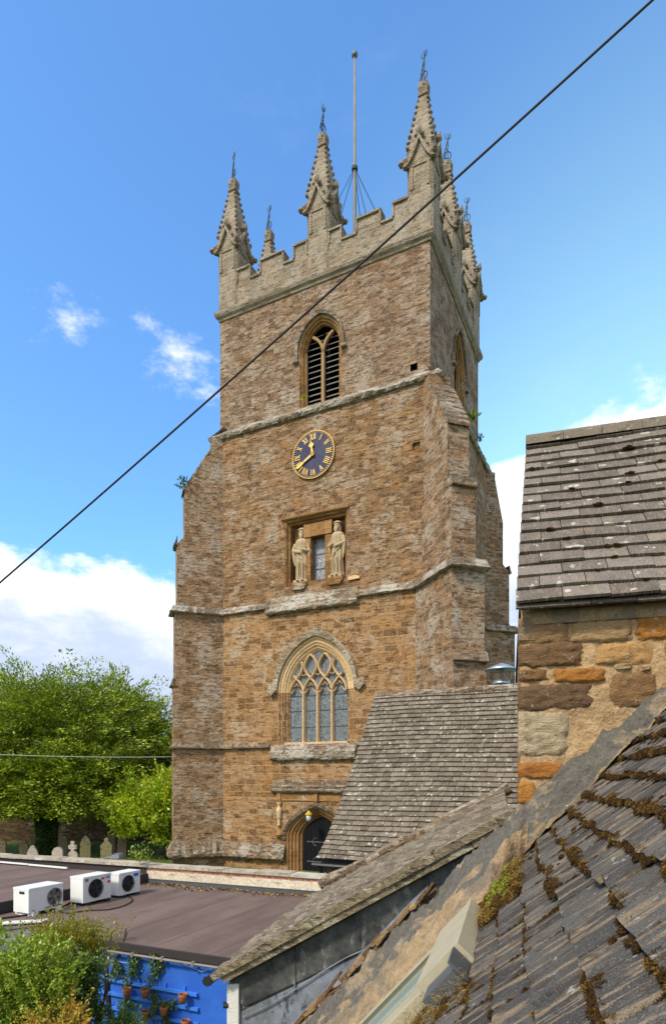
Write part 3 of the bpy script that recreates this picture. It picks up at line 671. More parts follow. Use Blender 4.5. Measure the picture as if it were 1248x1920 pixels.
# belfry windows
def belfry(fx, xc, z0, zs, za, hw, name_lab):
    w_ = MB(fx); n = 12
    def ring2(h_, d, e=0): return [(x, d, z) for x, z in arch(xc, h_, z0-e, zs, za-(hw+.0-h_)*1.15, n)]
    ho = hw
    prof = [(ho, 0), (ho-.06, .06), (ho-.07, .14), (ho-.13, .17), (ho-.14, .28), (ho-.20, .34), (ho-.21, .52)]
    for (a, da), (b, db) in zip(prof, prof[1:]): w_.strip(ring2(a, da*.7), ring2(b, db*.7))
    w_.strip([(xc-ho, 0, z0), (xc+ho, 0, z0)], [(xc-ho+.2, .364, z0+.12), (xc+ho-.2, .364, z0+.12)])
    wi = w_.build('belfry_window', M['brownst'], T); tag(wi, name_lab)
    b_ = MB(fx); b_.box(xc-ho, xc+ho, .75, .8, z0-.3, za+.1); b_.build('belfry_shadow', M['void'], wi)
    # hood mould
    h_ = MB(fx)
    A_ = arch(xc, ho+.05, zs-.35, zs, za+.06, n); B_ = arch(xc, ho+.16, zs-.35, zs, za+.20, n)
    a0 = [(x, 0, z) for x, z in A_]; a1 = [(x, -.09, z) for x, z in A_]; b1 = [(x, -.13, z) for x, z in B_]; b0 = [(x, 0, z) for x, z in B_]
    h_.strip(a0, a1); h_.strip(a1, b1); h_.strip(b1, b0)
    h_.box(xc-ho-.27, xc-ho-.02, -.15, 0.01, zs-.47, zs-.33); h_.box(xc+ho+.02, xc+ho+.27, -.15, 0.01, zs-.47, zs-.33)
    h_.build('hood_mould', M['string'], wi)
    # mullion and Y tracery
    t_ = MB(fx); hi = ho-.20; zt = zs-.15
    t_.box(xc-.065, xc+.065, .25, .40, z0+.05, zt)
    lim = arch(xc, hi+.03, z0, zs, za-.22, 14)
    def inside(x, z):
        r = (za-.2)-zs; Rr = (hi*hi+r*r)/(2*hi)
        if z <= zs: return abs(x-xc) <= hi
        xx = abs(x-xc); return (xx-hi+Rr)**2+(z-zs)**2 <= (Rr+.06)**2
    for sg in (-1, 1):
        Rr = hi*1.12; pts = []
        for k in range(15):
            a = k/14*1.1; x = xc+sg*(-Rr*math.cos(a)+Rr)*-1; z = zt+Rr*math.sin(a)
            x = xc+sg*(Rr-Rr*math.cos(a))
            if inside(x, z): pts.append((x, z))
        for (x0, z0_), (x1, z1_) in zip(pts, pts[1:]):
            dx, dz = x1-x0, z1_-z0_; l = math.hypot(dx, dz); nx, nz_ = -dz/l*.055, dx/l*.055
            t_.prism([(x0+nx, .25, z0_+nz_), (x1+nx, .25, z1_+nz_), (x1-nx, .25, z1_-nz_), (x0-nx, .25, z0_-nz_)], (0, .15, 0)) if fx is None else None
            if fx is not None:
                c = [(x0+nx, z0_+nz_), (x1+nx, z1_+nz_), (x1-nx, z1_-nz_), (x0-nx, z0_-nz_)]
                a_ = [t_.p(x, .25, z) for x, z in c]; bb = [t_.p(x, .39, z) for x, z in c]
                t_.face(a_); t_.face(bb[::-1])
                for j in range(4): t_.face((a_[(j+1) % 4], a_[j], bb[j], bb[(j+1) % 4]))
        # outer light side arch bar
        pts2 = [(xc+sg*(hi-.03), z0+.1), (xc+sg*(hi-.03), zs-.05)]
        t_.box(min(pts2[0][0], pts2[0][0]+sg*.05), max(pts2[0][0], pts2[0][0]+sg*.05), .27, .38, z0+.05, zs+.05)
    t_.build('tracery', M['tracery'], wi)
    l_ = MB(fx); nz_ = 13
    for k in range(nz_):
        z = z0+.16+k*.25
        for a, b in ((xc-hi-.05, xc-.05), (xc+.05, xc+hi+.05)):
            zz = z+random.uniform(-.015, .015)
            if zz > zs+.9: continue
            c = [(a, .42, zz), (b, .42, zz+random.uniform(-.01, .01)), (b, .66, zz+.20), (a, .66, zz+.20)]
            i0 = [l_.p(*q_) for q_ in c]; i1 = [l_.p(q_[0], q_[1], q_[2]+.028) for q_ in c]
            l_.face(i0); l_.face(i1[::-1])
            for j in range(4): l_.face((i0[(j+1) % 4], i0[j], i1[j], i1[(j+1) % 4]))
    l_.build('louvres', M['louvre'], wi)
belfry(lambda x, d, z: (x, DY0+d, z), -5.40, 20.18, 22.62, 23.90, 1.02, 'front belfry window with weathered louvres')
belfry(lambda x, d, z: (DX1-d, x, z), 4.90, 20.9, 22.75, 24.4, .98, 'side belfry window with louvres')
# inner reveal of putlog, niche
nb = MB()
def rect_rev(x0, x1, z0, z1, d0, d1, b, rw):
    nb.strip([(x0, d0, z0), (x1, d0, z0), (x1, d0, z1), (x0, d0, z1)], [(x0+rw, d1, z0+rw*b), (x1-rw, d1, z0+rw*b), (x1-rw, d1, z1-rw), (x0+rw, d1, z1-rw)], True)
rect_rev(-6.85, -3.88, 12.26, 15.12, 0, .06, 0, .07); rect_rev(-6.78, -3.95, 12.26, 15.05, .06, .14, 0, .02)
rect_rev(-6.76, -3.97, 12.26, 15.03, .14, .20, 0, .08); rect_rev(-6.68, -4.05, 12.26, 14.95, .20, .52, 0, .03)
nw = [(-5.66, 12.42), (-5.66, 14.25), (-4.98, 14.25), (-4.98, 12.42)]
nb.tess([[(-6.65, 12.26), (-4.08, 12.26), (-4.08, 14.92), (-6.65, 14.92)], nw], lambda x, z: (x, .52, z))
nb.box(-5.95, -5.67, .14, .53, 12.27, 14.30); nb.box(-4.97, -4.69, .14, .53, 12.27, 14.30)
nb.box(-5.98, -4.64, .10, .53, 14.302, 14.86); nb.box(-5.94, -4.68, .02, .52, 12.10, 12.38)
niche = nb.build('statue_niche', M['brownst'], T)
q = MB(); q.box(-5.67, -4.97, .50, .51, 12.38, 14.31); q.build('niche_window', M['leaded2'], niche)
q = MB(); q.xf = None
for z in (13.0, 13.63): q.box(-5.66, -4.98, .47, .50, z, z+.03)
for x in (-5.66, -5.01): q.box(x, x+.03, .46, .505, 12.38, 14.3)
q.build('window_bar', M['pole'], niche)
q = MB(); q.sweep([(-6.98, 0), (-3.78, 0)], [(-.01, 15.12), (.05, 15.13), (.09, 15.17), (.09, 15.22), (.0, 15.28)]); q.build('niche_hood', M['brownst'], niche)
for xc in (-6.12, -4.42):
    q = MB(); q.prism([(xc-.36, -.10, 12.37), (xc+.36, -.10, 12.37), (xc+.36, -.10, 12.22), (xc+.24, -.10, 12.06), (xc-.24, -.10, 12.06), (xc-.36, -.10, 12.22)], (0, .6, 0)); q.build('niche_corbel', M['brownst'], niche)
q = MB(); q.prism([(-3.8, -.08, 12.14), (-3.3, -.08, 12.16), (-3.3, -.08, 12.24), (-3.5, -.08, 12.32), (-3.8, -.08, 12.27)], (0, .2, 0)); q.build('sill_stub', M['cream'], niche)
# west window
WW = MB(); hw0 = 1.80; xc = WX-.03
def wr(h_, d): return [(x, d, z) for x, z in arch(xc, h_, 5.45, 7.72, 10.0-(hw0-h_)*1.28, 12)]
prof = [(1.80, 0), (1.74, .05), (1.72, .12), (1.64, .13), (1.60, .20), (1.54, .24), (1.53, .32), (1.46, .34), (1.43, .42), (1.38, .50), (1.37, .60)]
for (a, da), (b, db) in zip(prof, prof[1:]):
    ra, rb = wr(a, da*.66), wr(b, db*.66)
    for k in range(len(ra)-1):
        WW.mat = 0 if (ra[k][2] >= 7.7 and ra[k+1][2] >= 7.7) else 1
        WW.poly([ra[k], ra[k+1], rb[k+1], rb[k]])
WW.mat = 1; WW.strip([(xc-1.8, 0, 5.45), (xc+1.8, 0, 5.45)], [(xc-1.37, .4, 5.53), (xc+1.37, .4, 5.53)])
wwin = WW.build('west_window', [M['cream'], M['ashlar']], T); tag(wwin, 'large four light traceried west window with leaded glass')
q = MB(); q.box(xc-1.6, xc+1.6, .365, .375, 5.3, 9.9); q.build('leaded_glazing', M['leaded'], wwin)
q = MB(); q.box(xc-1.9, xc+1.9, 1.2, 1.3, 5.0, 10.2); q.build('window_darkness', M['void'], wwin)
tr = MB(); hg = 1.37; rg = 10.0-(hw0-hg)*1.28-7.72; RG = (hg*hg+rg*rg)/(2*hg)
def ins(x, z, m_=0.02):
    if z <= 7.72: return abs(x) <= hg
    return (abs(x)-hg+RG)**2+(z-7.72)**2 <= (RG+m_)**2
def bar(pts, wd=.048, y0=.19, dep=.175):
    "swept bar with a bevelled front"
    P_ = [Vector((x, z)) for x, z in pts]; rings = []
    for k, p_ in enumerate(P_):
        t_ = (P_[min(k+1, len(P_)-1)]-P_[max(k-1, 0)]).normalized(); n_ = Vector((-t_.y, t_.x))
        prof_ = [(wd*1.25, y0+dep), (wd*1.25, y0+.11), (wd*.5, y0), (-wd*.5, y0), (-wd*1.25, y0+.11), (-wd*1.25, y0+dep)]
        rings.append([tr.p(xc+p_.x+n_.x*o_, y_, p_.y+n_.y*o_) for o_, y_ in prof_])
    for a_, b_ in zip(rings, rings[1:]):
        for j in range(5): tr.face((a_[j], b_[j], b_[j+1], a_[j+1]))
lw = 2*hg/4
for x in (-lw, 0, lw): bar([(x, 5.5), (x, 7.75)], .055)
def ogee(x0, sg, nparts):
    """one wave of the net: from mullion x0, over light centre, bulging round an almond and back"""
    pts = []
    for k in range(9): a = k/8; pts.append((x0+sg*lw*.5*(1-math.cos(a*math.pi/2)), 7.72+.46*math.sin(a*math.pi/2)))
    x1 = x0+sg*lw*.5
    return pts, x1
for x0 in (-2*lw, -lw, 0, lw, 2*lw):
    for sg in (-1, 1):
        if abs(x0+sg*lw*.5) > 2*lw: continue
        pts = [(x0+sg*lw*.5*((k/10)**1.55*.9+.1*(k/10)), 7.72+.58*(k/10)**.85) for k in range(11)]
        # second: cross over and bulge round the almond of the light crossed
        x1, z1 = pts[-1]; H_ = 1.02
        for k in range(1, 15):
            f = k/14; pts.append((x1+sg*lw*.43*math.sin(math.pi*f)**.9*(1 if f < 1 else 0), z1+H_*f))
        pts = [p_ for p_ in pts if ins(*p_)]
        if len(pts) > 2: bar(pts, .038)
for cx_ in (-1.5*lw, -.5*lw, .5*lw, 1.5*lw):   # cusps
    for sg in (-1, 1): bar([(cx_+sg*lw*.42, 7.66), (cx_+sg*lw*.33, 7.70), (cx_+sg*lw*.22, 7.80), (cx_+sg*lw*.20, 7.86)], .022, .23, .13)
    bar([(cx_-.14, 7.98), (cx_-.05, 8.0), (cx_, 8.12)], .018, .25, .1); bar([(cx_+.14, 7.98), (cx_+.05, 8.0), (cx_, 8.12)], .018, .25, .1)
for cx_ in (-lw, 0, lw):
    bar([(cx_-.12, 8.48), (cx_, 8.42), (cx_+.12, 8.48)], .02, .25, .1)
tr.build('tracery', M['cream'], wwin)
q = MB(); bars_ = MB()
for z in (6.2, 6.9, 7.55): bars_.box(xc-hg, xc+hg, .345, .36, z, z+.02)
bars_.build('glazing_bar', M['grille'], wwin)
hd = MB(); A_ = arch(xc, 1.83, 7.72, 7.72, 10.04, 14); B_ = arch(xc, 2.03, 7.72, 7.72, 10.34, 14)
A_, B_ = A_[1:-1], B_[1:-1]
a0 = [(x, 0, z) for x, z in A_]; a1 = [(x, -.08, z) for x, z in A_]; b1 = [(x, -.15, z) for x, z in B_]; b0 = [(x, 0, z) for x, z in B_]
hd.strip(a0, a1); hd.strip(a1, b1); hd.strip(b1, b0)
for sg in (-1, 1):
    x0 = xc+sg*2.08
    hd.prism([(x0-.24, -.16, 7.84), (x0, -.16, 8.10), (x0+.24, -.16, 7.84), (x0, -.16, 7.60)], (0, .17, 0))
    hd.box(x0-.20, x0+.20, -.05, .01, 7.74, 8.12)
hd.build('hood_mould', M['hood'], wwin)
vs = MB(); Ai = arch(xc, 2.04, 7.9, 7.9, 10.36, 12)[1:-1]; Bo = arch(xc, 2.48, 7.9, 7.9, 10.92, 12)[1:-1]
for k in range(len(Ai)-1):
    if k == 12: vs.build('relieving_arch', M['ashlar'], wwin); vs = MB()
    if k in (11, 12): continue
    vs.uo = (random.random()*9, random.random()*9); e = .04
    a, b, c, d = (Vector((Ai[k][0], 0, Ai[k][1])), Vector((Ai[k+1][0], 0, Ai[k+1][1])), Vector((Bo[k+1][0], 0, Bo[k+1][1])), Vector((Bo[k][0], 0, Bo[k][1])))
    a2, b2, c2, d2_ = a.lerp(b, e), b.lerp(a, e), c.lerp(d, e), d.lerp(c, e)
    vs.prism([v_+Vector((0, -.008-random.random()*.010, 0)) for v_ in (a2, b2, c2, d2_)], (0, .06, 0))
vs.build('relieving_arch', M['ashlar'], wwin)
s_ = MB(); s_.rough = .05; s_.sweep([(-7.52, 0), (-3.46, 0)], [(-.02, 4.78), (.16, 4.80), (.20, 4.88), (.20, 5.12), (.12, 5.22), (.10, 5.36), (.0, 5.46)]); s_.build('window_sill', M['string2'], wwin)
s_ = MB(); s_.box(xc-1.5, xc+1.5, .02, .39, 5.36, 5.545); s_.build('window_sill', M['cream'], wwin)
# door
dx = -5.27
DD = MB()
def dr(h_, d): return [(x, d, z) for x, z in arch(dx, h_, -.29, 1.50, 2.80-(1.50-h_)*.75, 12, True)]
prof = [(1.50, 0), (1.42, .05), (1.40, .12), (1.30, .14), (1.28, .24), (1.18, .27), (1.15, .36), (1.05, .38), (1.02, .5), (.93, .54), (.91, .62)]
for (a, da), (b, db) in zip(prof, prof[1:]): DD.strip(dr(a, da*.7), dr(b, db*.7))
dw = DD.build('door_surround', M['brownst'], T); tag(dw, 'moulded ironstone doorway under a square label')
q = MB()
for k in range(9): q.box(dx-.94+k*.21+.006, dx-.94+k*.21+.204, .42, .48, -.28, 2.6)
q.box(dx-.98, dx+.98, .46, .52, -.28, 2.65)
dl = q.build('door_leaf', M['door'], dw)
for z in (1.25, -.05+.45):
    for sg in (-1, 1):
        q = MB()
        q.box(dx+sg*.02 if sg > 0 else dx-.72, dx+.72 if sg > 0 else dx-.02, .405, .418, z, z+.035)
        for e in (-1, 1): q.tube([(dx+sg*.45, .41, z+.02), (dx+sg*.36, .41, z+.02+e*.14), (dx+sg*.26, .41, z+.02+e*.16)], .014, 5)
        q.build('door_hinge', M['iron'], dl)
q = MB(); q.rough = .03; q.sweep([(-7.46, 0), (-3.3, 0)], [(-.01, 3.36), (.10, 3.38), (.18, 3.46), (.18, 3.52), (.12, 3.56), (.13, 3.66), (.05, 3.72), (.04, 3.84), (-.01, 3.95)]); q.build('door_label', M['string'], dw)
q = MB(); q.sweep([(-7.2, 0), (-3.5, 0)], [(-.01, 3.02), (.04, 3.03), (.05, 3.06), (.02, 3.1), (.02, 3.34), (-.01, 3.35)]); q.box(-7.22, -7.02, -.07, .01, 2.98, 3.36); q.box(dx-.07, dx+.07, -.14, .01, 3.0, 3.34); q.build('label_frieze', M['brownst'], dw)
q = MB(); A_ = arch(dx, 1.53, 1.35, 1.50, 2.83, 12, True); B_ = arch(dx, 1.66, 1.35, 1.50, 2.98, 12, True)
a0 = [(x, 0, z) for x, z in A_]; a1 = [(x, -.06, z) for x, z in A_]; b1 = [(x, -.12, z) for x, z in B_]; b0 = [(x, 0, z) for x, z in B_]
q.strip(a0, a1); q.strip(a1, b1); q.strip(b1, b0); q.build('hood_mould', M['string'], dw)
q = MB(); q.lathe((-7.10, -.06, 0), [(.10, 1.95), (.07, 2.0), (.07, 2.22), (.09, 2.27), (.12, 2.32), (.10, 2.42), (.12, 2.5), (.13, 2.62), (.10, 2.72), (.06, 2.76), (.07, 2.84), (.11, 2.92), (.11, 2.96)], 9); q.build('carved_pinnacle', M['cream'], dw, smooth=True)
q = MB(); q.ball((-7.02, -.06, 1.60), .20, .14, .17, 9, 6, .5); q.ball((-7.20, -.04, 1.55), .09, .1, .12, 7, 5, .5); q.build('carved_stop', M['brownst'], dw)
# lantern over the door
P0 = lambda x, y, z: TC+XA*x+YA*y+UP*z
lan = empty('wall_lantern', P0(-5.50, -.32, 2.20), TA, 'small hanging lantern with yellow top under the church door arch', 'lantern')
q = MB(); q.lathe((0, 0, 0), [(.16, .28), (.15, .31), (.05, .42), (.02, .46)], 10); q.build('lamp_cap', M['amber'], lan)
q = MB(); q.lathe((0, 0, 0), [(.05, 0), (.10, .06), (.12, .26)], 10); q.build('lamp_glass', M['glassj'], lan, smooth=True)
q = MB(); q.tube([(0, 0, .45), (0, 0, .62), (0, .14, .66), (0, .31, .62)], .014, 6); q.build('lamp_bracket', M['black'], lan); q = MB(); q.tube([(0, 0, -.05), (0, 0, 0)], .02, 6); q.build('lamp_finial', M['black'], lan)
# clock
ck = empty('tower_clock', P0(-5.42, -.03, 17.66), TA, 'round dark blue clock with gold roman numerals on the tower', 'clock')
q = MB(); q.prism([(1.0*math.cos(a), -.05, 1.0*math.sin(a)) for a in [2*math.pi*k/64 for k in range(64)]], (0, .10, 0)); q.build('clock_dial', M['clockface'], ck)
q = MB(); pr = [(.970, -.056), (.975, -.07), (1.0, -.07), (1.01, -.02)]
for (ra, ya), (rb, yb) in zip(pr, pr[1:]): q.strip([(ra*math.cos(a), ya, ra*math.sin(a)) for a in [2*math.pi*k/64 for k in range(64)]], [(rb*math.cos(a), yb, rb*math.sin(a)) for a in [2*math.pi*k/64 for k in range(64)]], True)
q.build('clock_rim', M['gold'], ck)
q = MB()
def stroke(p0, p1, wd=.03, y=-.075):
    p0, p1 = Vector((p0[0], 0, p0[1])), Vector((p1[0], 0, p1[1])); d = (p1-p0).normalized(); n_ = Vector((-d.z, 0, d.x))*wd*.5
    q.prism([p0+n_+Vector((0, y, 0)), p1+n_+Vector((0, y, 0)), p1-n_+Vector((0, y, 0)), p0-n_+Vector((0, y, 0))], (0, .024, 0))
for k in range(60):
    a = math.pi/2-2*math.pi*k/60; stroke((.90*math.cos(a), .90*math.sin(a)), (.955*math.cos(a), .955*math.sin(a)), .022)
ROM = ['XII', 'I', 'II', 'III', 'IIII', 'V', 'VI', 'VII', 'VIII', 'IX', 'X', 'XI']
for k, txt in enumerate(ROM):
    a = math.pi/2-2*math.pi*k/12; er = Vector((math.cos(a), math.sin(a))); et = Vector((math.sin(a), -math.cos(a)))
    W_ = {'I': .075, 'V': .15, 'X': .15}; tot = sum(W_[c] for c in txt); u = -tot/2; r0, r1 = .62, .87
    for c in txt:
        cu = u+W_[c]/2; f = lambda uu, rr: tuple(et*uu+er*rr)
        if c == 'I': stroke(f(cu, r0), f(cu, r1), .034)
        if c == 'V': stroke(f(cu-.055, r1), f(cu, r0), .042); stroke(f(cu+.055, r1), f(cu, r0), .026)
        if c == 'X': stroke(f(cu-.055, r1), f(cu+.055, r0), .042); stroke(f(cu+.055, r1), f(cu-.055, r0), .026)
        u += W_[c]
q.build('numerals', M['gold'], ck)
def hand(ang, pts, name):
    global q
    q = MB(); a = math.pi/2-math.radians(ang); er = Vector((math.cos(a), 0, math.sin(a))); et = Vector((math.sin(a), 0, -math.cos(a)))
    L = [er*l_+et*w_ for l_, w_ in pts]; Rr = [er*l_-et*w_ for l_, w_ in pts[::-1]]
    q.prism([v_+Vector((0, -.12, 0)) for v_ in L+Rr], (0, .03, 0)); q.tube([(0, -.14, 0), (0, -.04, 0)], .09, 12)
    q.build(name, M['gold'], ck)
hand(351, [(0, .06), (.2, .04), (.30, .035), (.34, .10), (.40, .12), (.46, .08), (.48, .03), (.60, .008)], 'hour_hand')
hand(240, [(-.08, .05), (0, .05), (.45, .045), (.50, .02), (.55, .06), (.78, .08), (.88, .04), (.95, .005)], 'minute_hand')
# statues
def statue(x, label, turn, hw_):
    s_ = MB(); z = 0; H = 2.30
    fold = lambda a, zz: (.075*math.sin(a*9+zz*1.3)+.045*math.sin(a*15-zz*2))*(1 if zz < 1.15 else .35)
    pr_ = [(.30, .0), (.31, .08), (.285, .2), (.275, .6), (.285, .95), (.30, 1.15), (.285, 1.3), (.31, 1.5), (.335, 1.66), (.32, 1.76), (.23, 1.84), (.12, 1.88), (.10, 1.96)]
    s_.lathe((0, 0, .08), pr_, 56, .90, .70, fold)
    s_.ball((0, -.03, 2.17), .142, .15, .20, 14, 10)                # head
    s_.ball((0, -.15, 2.03), .095, .07, .14, 10, 8)                 # beard
    s_.ball((0, -.19, 2.165), .026, .035, .055, 6, 5)                 # nose
    for sg in (-1, 1):
        s_.ball((sg*.055, -.165, 2.22), .040, .024, .016, 6, 4)     # brow
        s_.ball((sg*.125, .02, 2.10), .04, .07, .15, 8, 6)             # hair / ears
    s_.lathe((0, -.01, 0), [(.14, 2.28), (.185, 2.295), (.185, 2.335), (.14, 2.36), (.135, 2.39), (.05, 2.40)], 18)   # cap
    for sg in (-1, 1):
        el_ = Vector((sg*.37, -.06, 1.38-.05*turn*sg)); ha = Vector((sg*.07+.03*turn, -.27, 1.36+.06*sg*turn))
        s_.tube([(sg*.27, -.02, 1.72), tuple(el_), tuple(el_.lerp(ha, .6)), tuple(ha)], [.115, .115, .085, .05], 10)
        s_.tube([tuple(el_), (sg*.33, -.07, 1.0), (sg*.29, -.08, .78)], [.10, .07, .03], 8)          # hanging sleeve
        for k in range(4): s_.tube([ha+Vector((0, -.015, .03-.02*k)), ha+Vector((-sg*.05, -.03, .035-.02*k)), ha+Vector((-sg*.085, -.01, .03-.02*k))], .014, 5)
        s_.ball((sg*.11, -.24, .10), .075, .12, .06, 8, 6)           # feet
    for k_ in range(5): s_.tube([(-.2+.1*k_+.02*turn, -.215-.02*(k_ % 2), .95-.03*k_), (-.19+.095*k_, -.235, .5), (-.2+.1*k_, -.225, .14)], .020+.008*(k_ % 2), 6)
    s_.tube([(-.22*turn, -.17, 1.28), (-.02, -.235, 1.05), (.2*turn, -.20, .78)], .026, 6)
    s_.box(-.33, .33, -.26, .2, 0, .12)
    o = s_.build('statue', M['statue'], None, True)
    o.location = P0(x, .24, 12.37); o.rotation_euler = (0, 0, TA+turn*.12)
    rm = o.modifiers.new('r', 'REMESH'); rm.mode = 'VOXEL'; rm.voxel_size = .0145; rm.use_smooth_shade = True
    return tag(o, label, 'statue', 'robed stone figures in the niche')
statue(-6.12, 'pale stone robed figure with flat cap, left of the niche window', 1, 0)
statue(-4.42, 'pale stone robed bearded figure with hands folded, right of the niche window', -1, 0)
# tower roof, flagpole
fp = empty('flagpole', P0(-5.52, 4.4, 25.1), TA, 'tall grey flagpole with ball finial held by wires above the battlements', 'flagpole')
q = MB(); q.tube([(0, 0, 0), (0, 0, 6.8), (0, 0, 14.0)], [.10, .085, .055], 10); q.build('pole', M['pole'], fp, True)
q = MB(); q.ball((0, 0, 14.12), .15, n=12, m=8); q.build('ball_finial', M['iron'], fp, True)
q = MB(); q.tube([(0, 0, 8.5), (0, 0, 8.65)], .15, 10)
for a in range(5): an = a*1.257+.4; q.tube([(0, 0, 8.6), (3.6*math.cos(an), 3.6*math.sin(an), 1.0)], .018, 4)
q.build('guy_wires', M['vane'], fp)
#==BUILDINGS==
# ---------- boundary wall between flat roof and churchyard
cw0 = on_z(0, 1605, EYE-2.15); cw1 = on_z(605, 1645, EYE-2.15); WD = (cw1-cw0).normalized(); WN = Vector((-WD.y, WD.x, 0)); WA = math.atan2(WD.y, WD.x)
RZ = EYE-2.55
bwl = empty('boundary_wall', (cw0.x, cw0.y, 0), WA, 'low parapet wall of pale blocks and brick capped with flat stones behind the flat roof', 'wall')
Lw = (cw1-cw0).length; x_l = -6.0; x_m = 4.5*0+ (on_z(272, 1624, EYE-2.15)-cw0).dot(WD)
q = MB(); q.uo = (0, 0)
q.box(x_m, Lw, .0, .3, 0, RZ+.29); q.build('block_course', M['blocks'], bwl)
q = MB(); q.box(x_m, Lw, .003, .3, RZ+.29, RZ+.365); q.build('brick_course', M['brick'], bwl)
q = MB(); q.box(x_l, x_m, .02, .3, 0, RZ+.365); tag(q.build('rendered_wall', M['felt_edge'], bwl), 'dark felt covered left length of wall')
q = MB(); x = x_l
while x < Lw:
    l_ = random.uniform(.55, .95); e = min(x+l_, Lw+.05); dz = random.uniform(-.012, .012)
    q.uo = (random.random()*5, 0); q.rnd = random.random(); q.obox((x+.004, -.035, RZ+.367), (e-x-.008, 0, random.uniform(-.008, .008)), (0, .42, random.uniform(-.01, .01)), (0, 0, .06+dz)); x = e
q.build('coping', M['coping'], bwl)
q = MB(); q.box(x_m-.3, Lw, -.03, -.004, RZ-.02, RZ+.085); q.box(x_m-.3, Lw, -.038, -.002, RZ+.088, RZ+.10); q.build('lead_flashing', M['slateblk'], bwl)
# floodlight on the coping
fl = empty('floodlight', on_z(214, 1614, EYE-2.155), WA, 'small grey floodlight on a bent arm clamped to the wall top', 'floodlight')
q = MB(); q.tube([(-.05, -.3, -.25), (-.18, -.14, .04), (-.12, -.06, .08), (.02, 0, .10)], .028, 7); q.build('arm', M['pole'], fl)
q = MB(); q.prism([(-.06, -.08, .06), (.24, -.10, .08), (.20, -.06, .17), (-.02, -.05, .16)], (0, .16, .03)); q.build('lamp_head', M['iron'], fl)
# ---------- flat roofed building with blue wall
N0 = on_z(190, 1765, RZ); N1 = on_z(430, 1800, RZ); BD = (N1-N0).normalized(); BN = Vector((-BD.y, BD.x, 0)); BA = math.atan2(BD.y, BD.x)
fb_ = empty('flat_roof_building', (N0.x, N0.y, 0), BA, 'flat roofed building with brown felt roof and bright blue wall', 'building')
dep = ((cw0-N0).dot(BN)+(cw1-N0).dot(BN))/2
iB = lambda v_: Vector(((v_-N0).dot(BD), (v_-N0).dot(BN), 0))
c0, c1 = iB(cw0-WD*6), iB(cw1)
q = MB(); xr = 3.85
g1_, g2_, g3_ = iB(on_z(92, 1733, RZ)), iB(on_z(-160, 1765, RZ)), iB(cw0-WD*4.5); q.prism([(g1_.x, g1_.y, RZ), (-1.0, 0, RZ), (xr, 0, RZ), (xr+1.2, c1.y+.0, RZ), (c1.x, c1.y-.01, RZ), (g3_.x, g3_.y-.01, RZ), (g2_.x, g2_.y, RZ)], (0, 0, -.12)); q.build('felt_roof', M['felt'], fb_)
q = MB(); q.box(-1.1, xr, -.02, .03, RZ-.085, RZ+.022); q.build('roof_edge', M['felt_edge'], fb_)
q = MB(); q.tube([(-1.1, -.05, RZ-.115), (xr, -.05, RZ-.115)], .020, 6)
for k in range(9): q.box(-1+k*.55, -.96+k*.55, -.075, .0, RZ-.145, RZ-.08)
q.build('gutter_pipe', M['pole'], fb_)
q = MB(); q.box(-1.5, xr, .05, .2, 0, RZ-.14); q.box(-1.5, -1.35, .2, 4, 0, RZ-.14); q.build('blue_wall', M['blue'], fb_)
# raised part of the roof on the left
e0 = on_z(130, 1668, RZ+.2); eL = iB(e0)
rise = MB(); ve = YA
p1 = iB(e0-YA*3.0); p2 = iB(e0+YA*2.5); cL = iB(cw0-WD*5.5)
def clipy(a, b):  # where line a->b meets the wall line c0-c1
    d = b-a; w_ = c1-c0; k = ((c0.x-a.x)*w_.y-(c0.y-a.y)*w_.x)/(d.x*w_.y-d.y*w_.x); return a+d*k
p2 = clipy(p1, p2)
rise.prism([(p1.x, p1.y, RZ+.2), (p2.x, p2.y-.02, RZ+.2), (cL.x, cL.y-.02, RZ+.2), (p1.x-6, p1.y+.0, RZ+.2)], (0, 0, -.19)); rise.build('raised_roof', M['felt'], fb_)
d_ = (p2-p1).normalized(); q = MB(); q.obox(p1+Vector((0, 0, RZ+.02)), (p2-p1), Vector((d_.y, -d_.x, 0))*.03, (0, 0, .2)); q.build('raised_edge', M['felt_edge'], fb_)
q = MB(); bk = Vector((0, .12, 0))
for a, b, zt_ in ((g2_, g1_, RZ-.125), (g1_, Vector((-1.0, 0, 0)), RZ-.125), (Vector((p1.x-6, p1.y, 0)), Vector((p1.x, p1.y, 0)), RZ+.005)):
    q.prism([Vector((a.x, a.y, 0))+bk, Vector((b.x, b.y, 0))+bk, Vector((b.x, b.y, zt_))+bk, Vector((a.x, a.y, zt_))+bk], (0, .1, 0))
q.build('rear_wall', M['blocks'], fb_)
# grey lower roof bottom left with clear sheet
gl = [on_z(-60, 1748, RZ-.03), on_z(82, 1720, RZ-.03), on_z(88, 1752, RZ-.03), on_z(-60, 1830, RZ-.03)]
q = MB(); q.prism([iB(v_)+Vector((0, 0, RZ-.03)) for v_ in gl], (0, 0, -.1)); q.build('grey_felt_roof', M['feltgrey'], fb_)
q = MB(); a, b = iB(gl[2]), iB(gl[3]); q.obox(Vector((b.x, b.y, RZ-.1)), (a-b), (0.02, -.05, 0), (0, 0, .09)); q.build('white_fascia', M['whitepaint'], fb_)
sh = [on_z(-5, 1738, RZ), on_z(28, 1727, RZ), on_z(78, 1733, RZ), on_z(70, 1737, RZ)]
q = MB(); q.obox(sh[0]+Vector((0, 0, .03)), sh[2]-sh[0], (sh[1]-sh[0])*.5, (0, 0, .02)); tag(q.build('plastic_sheet', M['whitepaint']), 'translucent plastic sheet lying on the grey felt roof', 'sheet')
